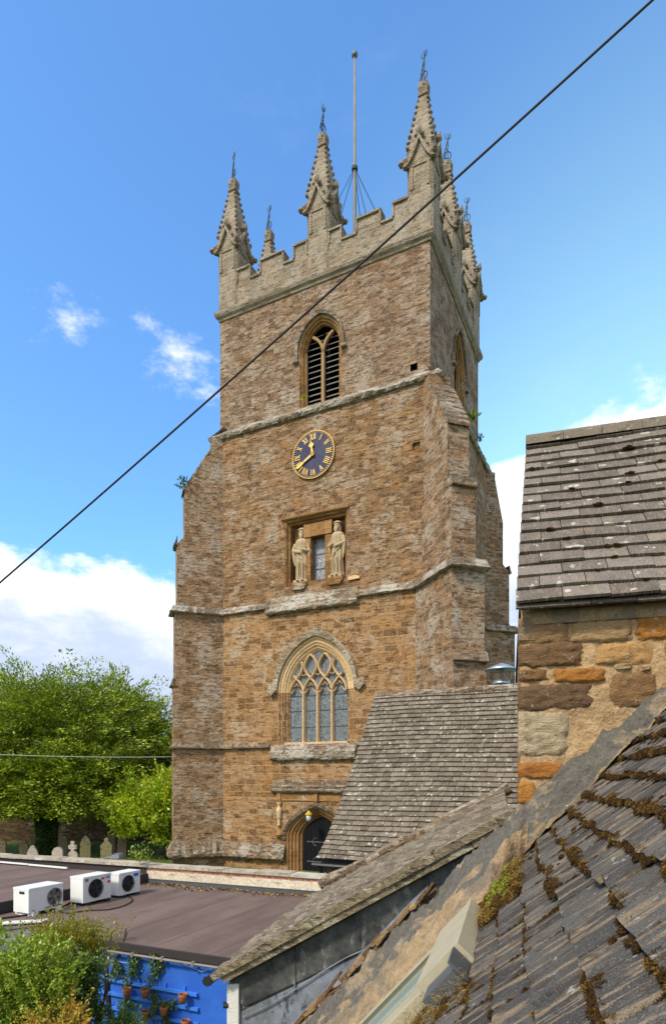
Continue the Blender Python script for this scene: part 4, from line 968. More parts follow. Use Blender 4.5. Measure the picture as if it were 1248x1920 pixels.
for a, b in (((-40, 1614), (52, 1622)), ((53, 1622.5), (125, 1629))):
    p0, p1_ = on_z(*a, RZ+.24), on_z(*b, RZ+.24); q = MB(); d = (p1_-p0); q.obox(p0, d, Vector((-d.y, d.x, 0)).normalized()*.05, (0, 0, .035))
    o = q.build('trim_strip', M['white']); tag(o, 'white plastic trim strip lying on the raised roof, %s piece' % ('left' if a[0] < 0 else 'right'), 'trim strip', 'white strips on the roof')
# leaf litter along the wall
lt = MB()
for k in range(420):
    x = random.uniform(x_m-.2, Lw); y = -abs(random.gauss(0, .16))-.05-.25*(abs(math.sin(x*1.7))**3)*random.random()
    p_ = cw0+WD*x+WN*y; s0 = random.uniform(.008, .028); lt.rnd = random.random(); a = random.random()*6
    u_, v_ = Vector((math.cos(a), math.sin(a), random.uniform(-.5, .5)))*s0, Vector((-math.sin(a), math.cos(a), random.uniform(-.5, .5)))*s0
    c_ = Vector((p_.x, p_.y, RZ+.02)); lt.poly([c_-u_-v_, c_+u_-v_, c_+u_+v_, c_-u_+v_])
tag(lt.build('leaf_litter', M['straw']), 'dry leaves and moss scattered at the foot of the parapet wall', 'leaf litter', kind='stuff')
# ---------- air conditioning units
def text_mesh(txt, size, mt, parent, loc, rot):
    cu = bpy.data.curves.new('lettering', 'FONT'); cu.body = txt; cu.size = size; cu.extrude = .002
    o = bpy.data.objects.new('tmp', cu); COL.objects.link(o); dg = bpy.context.evaluated_depsgraph_get()
    me = bpy.data.meshes.new_from_object(o.evaluated_get(dg)); bpy.data.objects.remove(o)
    me.materials.clear(); me.materials.append(mt)
    r_ = bpy.data.objects.new('lettering', me); COL.objects.link(r_); r_.parent = parent; r_.location = loc; r_.rotation_euler = rot; return r_
def ac(px, py, L, dpt, H, ft, fanx, label, style):
    p_ = on_z(px, py, RZ+ft); a = math.atan2(YA.y, YA.x)
    o = empty('air_conditioner', (p_.x, p_.y, RZ), a, label, 'air conditioner', 'outdoor units on the flat roof')
    # local: +x along the fan face away from camera, +y to the left (depth)
    c = MB(); fr = H*.36; z0 = ft; zc = ft+H*.5
    def rrect(y): c.box
    c.box(.0, L, .014, dpt, z0, z0+H); c.box(-.006, L+.006, -.006, dpt+.006, z0+H-.03, z0+H+.006)
    n = 28; cir = [(fanx+fr*math.cos(2*math.pi*k/n), zc+fr*math.sin(2*math.pi*k/n)) for k in range(n)]
    c.tess([[(0, z0), (L, z0), (L, z0+H-.03), (0, z0+H-.03)], cir], lambda x, z: (x, 0, z))
    body = c.build('casing', M['white'], o)
    f_ = MB(); f_.prism([(x, .010, z) for x, z in cir], (0, .004, 0)); f_.build('fan_recess', M['void'], body)
    g_ = MB()
    for rr in (1.0, .82, .64, .46, .30): g_.tube([(fanx+fr*rr*math.cos(2*math.pi*k/20), -.018, zc+fr*rr*math.sin(2*math.pi*k/20)) for k in range(21)], .004 if rr < 1 else .010, 4, False)
    for k in range(10 if style != 0 else 4): an = math.pi*k/(5 if style != 0 else 2); g_.tube([(fanx, -.018, zc), (fanx+fr*math.cos(an), -.014, zc+fr*math.sin(an))], .004, 4)
    g_.tube([(fanx, -.03, zc), (fanx, 0, zc)], fr*.2, 10)
    for k in range(5):
        an = 2*math.pi*k/5; e = an+.7
        g_.poly([(fanx+fr*.15*math.cos(an), .004, zc+fr*.15*math.sin(an)), (fanx+fr*.9*math.cos(an), .004, zc+fr*.9*math.sin(an)), (fanx+fr*.9*math.cos(e), .007, zc+fr*.9*math.sin(e)), (fanx+fr*.2*math.cos(e), .007, zc+fr*.2*math.sin(e))])
    g_.build('fan_grille', M['grille' if style else 'pole'], o)
    q = MB()
    for x0 in (.06, L-.16): q.box(x0, x0+.11, -.03, dpt+.03, .002, ft-.002)
    for x0 in (.04, L-.18): q.box(x0, x0+.15, .05, dpt-.05, .001, ft*.6)
    q.build('foot', M['white'] if style == 0 else M['black'], o)
    rot = (math.pi/2, 0, 0)
    if style == 1:
        text_mesh('MD', .085, M['bluetxt'], body, (L*.80, -.004, z0+H*.80), rot)
        q = MB(); q.prism([(L*.62, -.004, z0+H*.80), (L*.74, -.004, z0+H*.80), (L*.77, -.004, z0+H*.88), (L*.65, -.004, z0+H*.88)], (0, .003, 0)); q.build('badge', M['redtxt'], body); q = MB(); q.prism([(L*.86, -.004, z0+H*.62), (L*.96, -.004, z0+H*.62), (L*.98, -.004, z0+H*.72), (L*.88, -.004, z0+H*.72)], (0, .003, 0)); q.build('badge', M['redtxt'], body)
        q = MB(); q.box(.04, .12, -.004, .0, z0+H*.82, z0+H*.94); q.build('data_plate', M['pole'], body)
    if style == 2:
        q = MB(); q.box(L*.68, L*.92, -.005, .0, z0+H*.76, z0+H*.90); q.build('badge', M['bluetxt'], body)
        q = MB(); q.box(L*.68, L*.70, -.02, .0, z0+H*.40, z0+H*.5); q.build('handle', M['grille'], body)
    if style == 0:
        q = MB(); q.box(-.004, .0, .12, .26, z0+H*.76, z0+H*.87); q.build('badge', M['grille'], body)
        q = MB(); q.box(fanx-fr-.03, L-.02, -.003, .001, z0+.03, z0+.05); q.build('data_plate', M['pole'], body)
    return o
ac(55, 1713, .74, .42, .44, .06, .74-.20, 'low white air conditioner with open fan, leftmost and nearest of the three', 0)
ac(157, 1694, .70, .36, .50, .06, .30, 'large white air conditioner with round fan and coloured badges, middle of the three', 1)
ac(224, 1680, .60, .32, .46, .05, .24, 'white air conditioner with blue badge, farthest back against the wall', 2)
def cable(name, pts, r, mt, label, cat, n=8):
    # smooth catmull
    P_ = [Vector(v_) for v_ in pts]; out = []
    for i in range(len(P_)-1):
        a, b, c, d = P_[max(i-1, 0)], P_[i], P_[i+1], P_[min(i+2, len(P_)-1)]
        for k in range(n):
            t_ = k/n; out.append(.5*((2*b)+(c-a)*t_+(2*a-5*b+4*c-d)*t_*t_+(3*b-a-3*c+d)*t_**3))
    out.append(P_[-1]); q = MB(); q.tube(out, r, 6); return tag(q.build(name, M[mt], None, True), label, cat)
cable('cable', [on_z(*p_, RZ+.02) for p_ in ((230, 1672), (248, 1686), (235, 1697), (205, 1705), (165, 1707), (128, 1712), (112, 1708))], .012, 'cable', 'black cable looping over the flat roof in front of the air conditioners', 'cable')
cable('cable', [on_z(*p_, RZ+.02) for p_ in ((132, 1692), (118, 1700), (104, 1706), (60, 1714), (0, 1722), (-30, 1724))], .016, 'cable', 'black cable running from the middle air conditioner to the left edge', 'cable')
# ---------- trellis, pots, lights on the blue wall
def onblue(px, py, off=0.0):
    n = BN; o = N0+BN*(.05-off); d = Vector(((px-CX)/F, 1, 0)); t_ = o.dot(n)/d.dot(n); return Vector((d.x*t_, t_, EYE-(py-HY)/F*t_))
tb = empty('wall_trellis', (N0.x, N0.y, 0), BA, 'blue painted wooden trellis of horizontal slats fixed to the blue wall', 'trellis')
lo_ = lambda v_: (iB(v_).x, iB(v_).y, v_.z)
q = MB()
for a, b in (((190, 1838), (370, 1861)), ((170, 1858), (372, 1890)), ((170, 1884), (372, 1918)), ((172, 1912), (372, 1946))):
    A_, B_ = onblue(*a, .03), onblue(*b, .03); A2, B2 = lo_(A_), lo_(B_)
    z = (A2[2]+B2[2])/2; q.box(A2[0], B2[0], -.03+.05-.02, .045, z-.022, z+.022)
for px in (212, 262, 312, 348):
    x = lo_(onblue(px, 1850))[0]; q.box(x-.014, x+.014, .02, .049, 1.0, EYE-3.03)
q.build('slats', M['bluetrim'], tb)
pots = [((238, 1860), 'terracotta pot at the left of the blue trellis, below trailing ivy'), ((272, 1862), 'terracotta pot second from left in the top row on the blue trellis'), ((343, 1872), 'terracotta pot hanging alone at the right end of the trellis'), ((308, 1895), 'terracotta pot in the lower row beside the ivy, on the right'), ((273, 1903), 'terracotta pot in the lower row at the left'), ((348, 1921), 'terracotta pot cut off by the bottom edge of the view')]
proto = None
for (px, py), lab in pots:
    p_ = onblue(px, py+9, .12)
    if proto is None:
        proto = empty('flower_pot', p_, 0, lab, 'flower pot', 'terracotta pots on the blue wall')
        q = MB(); q.lathe((0, 0, 0), [(.042, 0), (.058, .10), (.058, .11), (.05, .11), (.038, .04)], 16); q.build('pot_body', M['terracotta'], proto, True)
        q = MB(); q.lathe((0, 0, 0), [(.060, .095), (.066, .098), (.066, .132), (.056, .132), (.054, .10)], 16); q.build('pot_rim', M['terracotta'], proto)
        q = MB(); q.lathe((0, 0, 0), [(.02, .10), (.053, .112)], 12); q.build('soil', M['soil'], proto)
        o = proto
    else: o = copy_tree(proto); o.location = p_; tag(o, lab)
    o.rotation_euler.z = random.random()*3
q = MB(); pts = [(205, 1800), (240, 1806), (290, 1790), (318, 1796), (350, 1810), (378, 1822), (400, 1815)]
P_ = [onblue(*p_, .03) for p_ in pts]
for a, b in zip(P_, P_[1:]):
    q.tube([a, b], .002, 4)
    for k in range(6): q.ball(a.lerp(b, k/6), .007, n=5, m=3)
tag(q.build('fairy_lights', M['white']), 'string of tiny unlit white bulbs draped on the blue wall', 'string lights')
# ---------- middle outbuilding with tiled roof
def tiles(mb, origin, along, up, nrm, W0, W1, L, gauge, tw, th, jit=.006, skew=0.0, sag=None, lift=1.0, wj=.12):
    "rows of overlapping tiles; origin at eaves left; W0..W1 along; skew shifts the left end with height"
    rows = int(round(L/gauge))
    for r in range(rows):
        f = r/rows; x = W0+skew*f + (0 if r % 2 == 0 else -tw*.5); x_min = W0+skew*f
        while x < W1:
            w_ = tw*random.uniform(1-wj, 1+wj); xa_, xb_ = max(x, x_min), min(x+w_, W1)
            if xb_-xa_ > tw*.12:
                g_ = .004; rd = random.random(); mb.rnd = rd; mb.uo = (0, 0)
                j1, j2 = random.uniform(-jit, jit), random.uniform(-jit, jit)
                s0 = r*gauge-random.uniform(0, jit*1.5); s1 = (r+1)*gauge+gauge*.15
                def P(a, s, h):
                    q_ = origin+along*a+up*s+nrm*h
                    if sag: q_ = q_+nrm*sag(a, s)
                    return q_
                t0 = th*lift
                c = [P(xa_+g_, s0, t0+j1), P(xb_-g_, s0, t0+j2), P(xb_-g_, s1, j2*.5-.002), P(xa_+g_, s1, j1*.5-.002)]
                lo = [v_-nrm*th for v_ in c]
                a_ = [mb.p(v_) for v_ in c]; b_ = [mb.p(v_) for v_ in lo]
                mb.uvx = (along, up); mb.face(a_)
                mb.face((a_[1], a_[0], b_[0], b_[1])); mb.face((a_[2], a_[1], b_[1], b_[2])); mb.face((a_[0], a_[3], b_[3], b_[0]))
            x += w_
    mb.uvx = None
mo = Vector((-.33, 14.5, EYE-1.96)); MRUN, MRISE = 3.51, 4.27
mu = (YA*MRUN+UP*MRISE).normalized(); mn = XA.cross(mu).normalized(); mn = mn if mn.z > 0 else -mn
mL = math.hypot(MRUN, MRISE)
ob = empty('outbuilding', (mo.x, mo.y, 0), TA, 'small ironstone outbuilding with steep lichen spotted tiled roof below the tower', 'outbuilding')
loc_ = lambda v_, o, a: Matrix.Rotation(-a, 3, 'Z') @ (Vector(v_)-Vector((o.x, o.y, 0)))
XU, YU = Vector((1, 0, 0)), Vector((0, 1, 0))
mu_l = (YU*MRUN+UP*MRISE).normalized(); mn_l = Vector((0, -MRISE, MRUN)).normalized()
q = MB(); sagf = lambda a, s: -.10*math.sin(math.pi*min(1, s/mL))-.02*math.sin(a*1.3+s*.7)+.10*max(0, 1-s/.8)**2*1.0
tiles(q, Vector((0, 0, mo.z)), XU, mu_l, mn_l, -.02, 5.2, mL, .152, .20, .040, .008, 0, sagf, lift=1.1)
q.build('tiled_roof', M['tile_mid'], ob, fixn=False)
q = MB(); q.prism([(0.02, .02, mo.z-.12), (0.02, MRUN, mo.z+MRISE-.22), (0.02, MRUN*2, mo.z-.12)], (5.15, 0, 0)); q.build('roof_body', M['felt_edge'], ob)
q = MB(); n = 12
for k in range(12):
    x0 = k*.44; r_ = .13+random.uniform(-.006, .006); q.uo = (random.random()*4, 0)
    q.tube([(x0+.0, MRUN, mo.z+MRISE-.07+random.uniform(-.008, .008)), (x0+.435, MRUN, mo.z+MRISE-.07+random.uniform(-.008, .008))], r_, 12)
q.build('ridge_tiles', M['string'], ob)
q = MB(); q.box(.12, 5.1, .16, MRUN*2-.16, 0, mo.z-.10); q.build('stone_wall', M['ashlar'], ob)
q = MB(); q.prism([(.10, .16, mo.z-.12), (.10, MRUN, mo.z+MRISE-.3), (.10, MRUN*2-.16, mo.z-.12)], (-.06, 0, 0)); q.build('gable_end', M['ashlar'], ob)
q = MB(); q.tube([(-.14, -.05, mo.z-.10), (5.1, -.05, mo.z-.13)], .055, 8); q.build('gutter', M['black'], ob)
q = MB(); q.tube([(.06, -.03, mo.z-.16), (.05, .02, mo.z-.3), (.05, .04, .1)], .045, 8); q.tube([(.05, .04, mo.z-.35), (.05, .04, mo.z-.28)], .06, 8); q.build('downpipe', M['black'], ob)
# chimney cowl behind
cc = at(939, 1296, 18.9)
co = empty('flue_cowl', (cc.x, cc.y, cc.z-1.2), 0, 'blue grey conical metal flue cowl on legs behind the tiled ridge', 'flue cowl')
q = MB(); q.lathe((0, 0, 0), [(.50, 1.82), (.51, 1.84), (.30, 1.95), (.06, 2.04), (.03, 2.05)], 24); q.lathe((0, 0, 0), [(.48, 1.815), (.06, 2.0)], 24); q.build('cone_cap', M['galv'], co, True)
q = MB(); q.lathe((0, 0, 0), [(.24, .0), (.24, 1.52), (.23, 1.52)], 20); q.lathe((0, 0, 0), [(.26, 1.4), (.26, 1.46), (.24, 1.47)], 20); q.build('flue_pipe', M['galv'], co, True)
for a in (.4, 2.5, 4.6): q = MB(); q.tube([(.23*math.cos(a), .23*math.sin(a), 1.4), (.34*math.cos(a), .34*math.sin(a), 1.86)], .016, 5); q.build('cap_leg', M['iron'], co)
# ---------- lean roof building (L)
Lc = HA.dot(Vector((-1.378, 8.2, 0))); Ls = GA.dot(Vector((-1.378, 8.2, 0)))
lb = empty('slate_roof_building', (0, 0, 0), 0, 'low building with stone slate roof, thick stone verge and tarred gable above the lead valley', 'building')
RL = 30.3; tl = math.tan(R_(RL)); ul = (HA*math.cos(R_(RL))+UP*math.sin(R_(RL))); nl = (-HA*math.sin(R_(RL))+UP*math.cos(R_(RL)))
ze = -2.60
eave0 = near(Lc-.16, Ls-.10, ze-.02)
q = MB(); sg2 = lambda a, s: .26*(a/4.75)+.02*math.sin(a*1.1)-.03*math.sin(s*.8)+.012*math.sin(a*5+s*3)
tiles(q, eave0, GA, ul, nl, .18, 4.75, 4.25, .165, .235, .040, .016, 0, sg2, wj=.3)
q.build('stone_slates', M['tile_lean'], lb, fixn=False)
q = MB(); x = 0
while x < 4.2:   # verge stones along near edge
    l_ = random.uniform(.28, .5); th = random.uniform(.095, .12)
    for lay, (o_, h_) in enumerate(((0.0, -.05), (.03, -.135))):
        q.rnd = random.random(); q.uo = (random.random()*5, random.random()*5)
        q.obox(eave0+GA*(-.06+o_+random.uniform(-.008, .008))+ul*(x+lay*.1)+nl*(h_), ul*(l_*.985), GA*.30, nl*th)
    x += l_
q.build('verge_stones', M['vergest'], lb)
q = MB(); pth = []; 
for k in range(16):
    f = k/15; pth.append(near(Lc-.16+4.3*f*math.cos(R_(RL))*1.0, Ls+4.72, -2.24+4.3*f*math.sin(R_(RL))*.93+.02*math.sin(k*1.3)))
q.tube(pth, [.125+.014*math.sin(k*2.1) for k in range(16)], 10); q.build('rounded_coping', M['string'], lb, True)
q = MB()
def lw_poly(pts, s, th, mb): mb.prism([near(Lc+c, Ls+s, z) for c, z in pts], GA*th)
zt = lambda c: ze-.10+tl*(c)
lw_poly([(.0, -4.1), (3.66, -4.1), (3.66, zt(3.66)), (0, zt(0))], .06, 4.6, q); q.build('side_wall', M['tar'], lb)
q = MB(); lw_poly([(.02, zt(0)-.02), (3.66, zt(3.66)-.02), (3.66, zt(3.66)-.62), (.25, zt(.25)-.45), (.12, zt(0)-.28)], .035, .02, q)  # dark strip just below the verge: its black shadow, put into the colour
for c_ in (.9, 1.75, 2.6, 3.3): lw_poly([(c_, zt(c_)-.03), (c_+.02, zt(c_)-.03), (c_+.03, zt(c_)-.60), (c_+.01, zt(c_)-.60)], .02, .02, q)
q.build('tarred_panel', M['tar'], lb)
q = MB(); lw_poly([(.16, -4.0), (3.66, -4.0), (3.66, zt(3.66)-.63), (.3, zt(.3)-.50), (.16, zt(0)-.40)], .05, .03, q)
tp = [near(Lc+c, Ls+.02, zt(c)-.55-.05*math.sin(c*3)) for c in [.2+.35*k for k in range(10)]]; q.tube(tp, .009, 6); q.build('lead_cladding', M['lead'], lb)
q = MB(); lw_poly([(-.015, -4.0), (.15, -4.0), (.15, zt(0)-.02), (-.015, zt(0)-.04)], .0, .12, q); q.build('corner_board', M['whitepaint'], lb)
q = MB(); gp = [near(Lc-.22, Ls-.14+k*.5, ze-.07) for k in range(10)]; q.tube(gp, .06, 8); q.tube([near(Lc-.22, Ls-.16, ze-.07), near(Lc-.22, Ls-.13, ze-.07)], .07, 8); q.tube([near(Lc-.07, Ls+.0, ze-.42), near(Lc-.01, Ls+.03, ze-.42)], .045, 8); q.build('gutter', M['black'], lb)
#==NEAR==
# ---------- gable house on the right
Wc = HA.dot(Vector((2.025, 6.75, 0))); Ws = GA.dot(Vector((2.025, 6.75, 0)))
hs = empty('gable_house', (0, 0, 0), 0, 'stone house end with big irregular ironstone blocks in lime mortar under a tiled roof', 'house')
hn = MB(); NX, NZ = 90, 120; c0_, c1_, z0_, z1_ = 0.0, 2.6, -2.5, 1.86
def wn_(c, z): return .018*mnoise.fractal(Vector((c*3.1, z*3.1, 1.0)), .9, 2.0, 4)+.012*mnoise.noise(Vector((c*12, z*12, 4.0)))
ids = [[hn.p(near(Wc+c0_+(c1_-c0_)*i/NX + (.02*mnoise.noise(Vector((0, (z0_+(z1_-z0_)*j/NZ)*5, 9.0))) if i == 0 else 0), Ws+wn_(c0_+(c1_-c0_)*i/NX, z0_+(z1_-z0_)*j/NZ), z0_+(z1_-z0_)*j/NZ)) for j in range(NZ+1)] for i in range(NX+1)]
for i in range(NX):
    for j in range(NZ): hn.face((ids[i][j], ids[i+1][j], ids[i+1][j+1], ids[i][j+1]))
hn.build('mortar_face', M['limemortar'], hs, True, fixn=False)
hb = MB(); hb.prism([near(Wc+.02, Ws+.06, -4.1), near(Wc+5, Ws+.06, -4.1), near(Wc+5, Ws+.06, 1.9), near(Wc+.02, Ws+.06, 1.9)], GA*5.0); hb.prism([near(Wc+.20, Ws+.1, 1.80), near(Wc+.20, Ws+4.6, 1.80), near(Wc+.20, Ws+2.36, 4.6)], HA*4.8); hb.build('house_body', M['ashlar'], hs)
def onH(px, py, off=0.0):
    d = Vector(((px-CX)/F, 1, -(py-HY)/F)); t_ = (Ws+off)/(d.dot(GA)); p_ = d*t_; return p_.dot(HA)-Wc, p_.z
stn = [((150, 510, 232, 425), .35, 0), ((525, 992, 232, 412), .48, 0), ((1018, 1420, 212, 392), .93, .2), ((130, 622, 438, 600), .12, 0), ((716, 1136, 440, 580), .80, .1), ((128, 345, 632, 716), .2, 0), ((398, 782, 624, 724), .95, .15), ((848, 990, 585, 632), .6, 0), ((128, 678, 752, 932), .03, 0), ((824, 1180, 662, 918), .25, 0), ((130, 500, 958, 1290), .70, 0), ((128, 478, 1334, 1462), .98, .0), ((118, 262, 1476, 1655), .93, 0), ((1225, 1400, 436, 505), .4, 0), ((1300, 1700, 520, 660), .85, 0), ((1060, 1130, 596, 640), .5, 0), ((-20, 120, 1480, 1560), .3, 0)]
sb = MB()
for (a, b, c, d), rv, tilt in stn[:-1]:
    x0, zt_ = onH(940+a/4.052, 1100+c/4.052); x1, zb_ = onH(940+b/4.052, 1100+d/4.052)
    if a < 170: x0 = -.02
    sb.rnd = rv; o_ = Vector((random.random()*50, random.random()*50, 0)); nx = max(8, int((x1-x0)/.022)); nz2 = max(6, int((zt_-zb_)/.022))
    cx2, cz2, hx, hz = (x0+x1)/2, (zt_+zb_)/2, (x1-x0)/2, (zt_-zb_)/2; G_ = []
    for i in range(nx+1):
        row = []
        for j in range(nz2+1):
            u, v_ = i/nx*2-1, j/nz2*2-1
            # squircle mapping with wobbly edge
            m_ = max(abs(u), abs(v_)); le = (abs(u)**5+abs(v_)**5)**.2 if m_ > 0 else 1; k_ = m_/le if le > 0 else 1
            wob = 1+.20*mnoise.noise(Vector((u*1.8, v_*1.8, 0))+o_)*m_+.13*mnoise.noise(Vector((u*5, v_*5, 3))+o_)*m_+.06*mnoise.noise(Vector((u*13, v_*13, 3))+o_)*m_
            X = cx2+u*k_*hx*wob; Z = cz2+v_*k_*hz*wob
            e = 1-m_; hgt = .034*min(1, e*4)**.6-.004+.024*mnoise.fractal(Vector((X*6, Z*24, o_.x)), .7, 2.2, 5)*min(1, e*4)
            if a < 170 and i == 0: X = -.025; hgt = .01
            row.append(sb.p(near(Wc+X, Ws-hgt-.004, Z)))
        G_.append(row)
    for i in range(nx):
        for j in range(nz2): sb.face((G_[i][j], G_[i+1][j], G_[i+1][j+1], G_[i][j+1]))
sb.build('wall_stones', M['stones'], hs, True, fixn=False)
wp = MB(); wp.obox(near(Wc+.02, Ws-.05, 1.62), HA*3, GA*.2, UP*.14); wp.obox(near(Wc-.02, Ws-.035, 1.46), HA*.16, GA*.2, UP*.16)
wp.build('wall_plate', M['fillet_tan'], hs)
hr_o = near(Wc-.05, Ws-.24, 1.80); HRUN, HRISE = 2.62, 3.02; hl = math.hypot(HRUN, HRISE)
hu = (GA*HRUN+UP*HRISE).normalized(); hnr = (-GA*HRISE+UP*HRUN).normalized()
q = MB(); tiles(q, hr_o, HA, hu, hnr, 0, 3.6, hl, hl/17, .455, .034, .010, .17, lambda a, s: .012*math.sin(a*2+s), lift=1.15, wj=.02)
q.build('tiled_roof', M['tile_house'], hs, fixn=False)
q = MB(); q.prism([hr_o+HA*.03-hnr*.03, hr_o+HA*5-hnr*.03, hr_o+HA*5+hu*hl-hnr*.03, hr_o+HA*.2+hu*hl-hnr*.03], -hnr*.05)
e2 = GA*HRUN-UP*HRISE; tp_ = hr_o+hu*hl
q.prism([tp_+HA*.18, tp_+HA*5, tp_+HA*5+e2, tp_+HA*.03+e2], -UP*.08)
q.build('roof_boards', M['felt_edge'], hs)
q = MB(); x = 0.0
while x < 3.6:
    l_ = random.uniform(.4, .75); q.rnd = random.random()*.5; q.obox(hr_o+HA*x+hu*.10-hnr*random.uniform(.045, .052), HA*(l_-.01), -hu*random.uniform(.11, .14), hnr*.022); x += l_
q.build('eaves_slates', M['tile_house'], hs)
q = MB(); q.rnd = .2
for k in range(9):
    x0 = .16+k*.5; q.uo = (random.random()*4, 0); prf = [(-.20, -.20), (-.14, -.08), (-.06, 0.0), (0.03, .02), (.10, -.04), (.18, -.16)]
    A1 = [tp_+HA*x0+GA*a+UP*(b+.07) for a, b in prf]; A2 = [tp_+HA*(x0+.495)+GA*a+UP*(b+.07) for a, b in prf]
    q.strip(A1, A2); q.poly(A1)
q.build('ridge_tiles', M['tile_lean'], hs)
# moss lumps on that roof
ml = MB()
for k in range(26):
    a = random.uniform(.1, 2.4); r_ = random.randrange(1, 17); s_r = r_*hl/17; p_ = hr_o+HA*a+hu*(s_r-.01)+hnr*.035
    ml.rnd = random.random()*.35; rr = random.uniform(.012, .035)*(1.5 if random.random() < .12 else 1); ml.ball(p_, rr*1.8, rr*1.1, rr*.5, 9, 6, .9)
tag(ml.build('moss_tufts', M['straw'], hs), kind='stuff')
# ---------- near roof
PH = R_(48); kk = HA*math.cos(PH)+UP*math.sin(PH); nn_ = (-HA*math.sin(PH)+UP*math.cos(PH)); H0 = 1.03
RO = UP*(EYE-H0)
def rp(s, q_, h=0.0): return RO+GA*s+kk*q_+nn_*h
nr = empty('near_slate_roof', (0, 0, 0), 0, 'steep mossy slate roof in the foreground with a roof window', 'roof')
GAUGE = .236
q = MB(); random.seed(11)
edges = []
for r in range(-9, 15):
    q0 = r*GAUGE-.045
    s = .25+random.random()*.15
    while s < 6.78:
        w_ = random.uniform(.20, .42); e = min(s+w_, 6.80)
        mid = (s+e)/2
        if q0 < -.35 and mid > 4.25: s = e; continue       # skylight zone
        if -.36 <= q0 < .1 and mid > 6.2 and q0 < -.1: s = e; continue
        q.rnd = random.random(); j1 = random.uniform(-.006, .008); th = random.uniform(.030, .046); dq = random.uniform(-.026, .016)
        jj = random.uniform(-.004, .004)
        c = [rp(s+.007, q0+dq, .058+j1), rp(e-.007, q0+dq+random.uniform(-.014, .014), .058+j1+jj), rp(e-.005, q0+GAUGE*1.12, .004+j1*.4), rp(s+.005, q0+GAUGE*1.12, .004+j1*.4)]
        # ragged front edge: split into 4
        m1, m2 = c[0].lerp(c[1], .33)+kk*random.uniform(-.014, .012), c[0].lerp(c[1], .68)+kk*random.uniform(-.014, .012)
        top = [c[0], m1, m2, c[1], c[2], c[3]]; bot = [v_-nn_*th for v_ in top]
        a_ = [q.p(v_) for v_ in top]; b_ = [q.p(v_) for v_ in bot]; q.uvx = (GA, kk); q.face(a_)
        for i in range(6): q.face((a_[(i+1) % 6], a_[i], b_[i], b_[(i+1) % 6]))
        edges.append((s, e, q0+dq)); s = e
q.uvx = None
q.build('slates', M['slate_near'], nr, fixn=False)
q = MB(); q.prism([rp(.2, -2.3, -.03), rp(7.0, -2.3, -.03), rp(7.0, 3.6, -.03), rp(.2, 3.6, -.03)], -nn_*.1); q.build('roof_deck', M['felt_edge'], nr)
# raking parapet / mortar fillet
def verge_z(c): return (-.30+1.07*c) if c < 0 else (-.30+.86*c)
fq = MB(); NQ, NS = 260, 44; grid = []
for i in range(NQ+1):
    qv = -4.6+7.6*i/NQ; c = qv*math.cos(PH)
    sn = 6.74 if qv > .1 else (6.0 if qv < -.35 else 6.0+(qv+.35)/.45*.74)
    row = []
    top = near(c+Wc, Ws-.03 if qv > 0 else Ws+.02, verge_z(c)); hn_ = .05 if qv > 0 else .10
    bot = rp(sn, qv+Wc/math.cos(PH)*1.0, hn_)
    for j in range(NS+1):
        f = j/NS; p_ = bot.lerp(top, f); bulge = .10*math.sin(math.pi*f)
        p_ = p_+UP*bulge*.6-GA*bulge*.5
        n_ = mnoise.fractal(p_*2.3, .9, 2.0, 5); n2_ = mnoise.noise(p_*9); rk = mnoise.fractal(p_*5.5+Vector((3, 3, 3)), .8, 2.1, 5)*f
        p_ = p_+(UP-GA*.6)*(.05*n_+.020*n2_+.014*mnoise.noise(p_*24)+.075*rk)
        row.append(fq.p(p_))
    drop = top+GA*.14-UP*.05
    row.append(fq.p(drop+UP*.02*mnoise.noise(drop*6))); row.append(fq.p(drop-UP*1.5))
    grid.append(row)
for i in range(NQ):
    for j in range(NS+2):
        fq.mat = 0 if j > NS*(.45 if i < NQ*.62 else .05)+9*mnoise.noise(Vector((i*.11, j*.15, 0))) else 1
        fq.face((grid[i][j], grid[i+1][j], grid[i+1][j+1], grid[i][j+1]))
fq.build('mortar_fillet', [M['fillet'], M['fillet_tan']], nr, True, fixn=False)
q = MB(); x = -3.3
while x < -.95:      # broken verge stones
    l_ = random.uniform(.05, .16); z = verge_z(x); dirv_ = (HA+UP*1.07).normalized()
    for lay in range(3):
        q.rnd = random.choice([.0, .05, .1, .2, .3, .45]); th = random.uniform(.02, .05)
        q.obox(near(Wc+x+random.uniform(-.02, .02), Ws-.05+lay*.05+random.uniform(-.05, .05), z+.05-lay*.04+random.uniform(-.03, .03)), (dirv_+UP*random.uniform(-.35, .35)+GA*random.uniform(-.4, .4))*l_*1.4, GA*random.uniform(.10, .22)+UP*random.uniform(-.05, .05), (-HA*.73+UP*.68)*th)
    x += l_
q.build('verge_stones', M['stones'], nr)
q = MB(); q.prism([near(Wc+c, Ws+.14, verge_z(c)-.05) for c in (-3.6, -1.05)]+[near(Wc+c, Ls+.02, verge_z(c)+.13) for c in (-1.05, -3.6)], (0, 0, -.02)); q.build('lead_valley', M['lead'], nr)
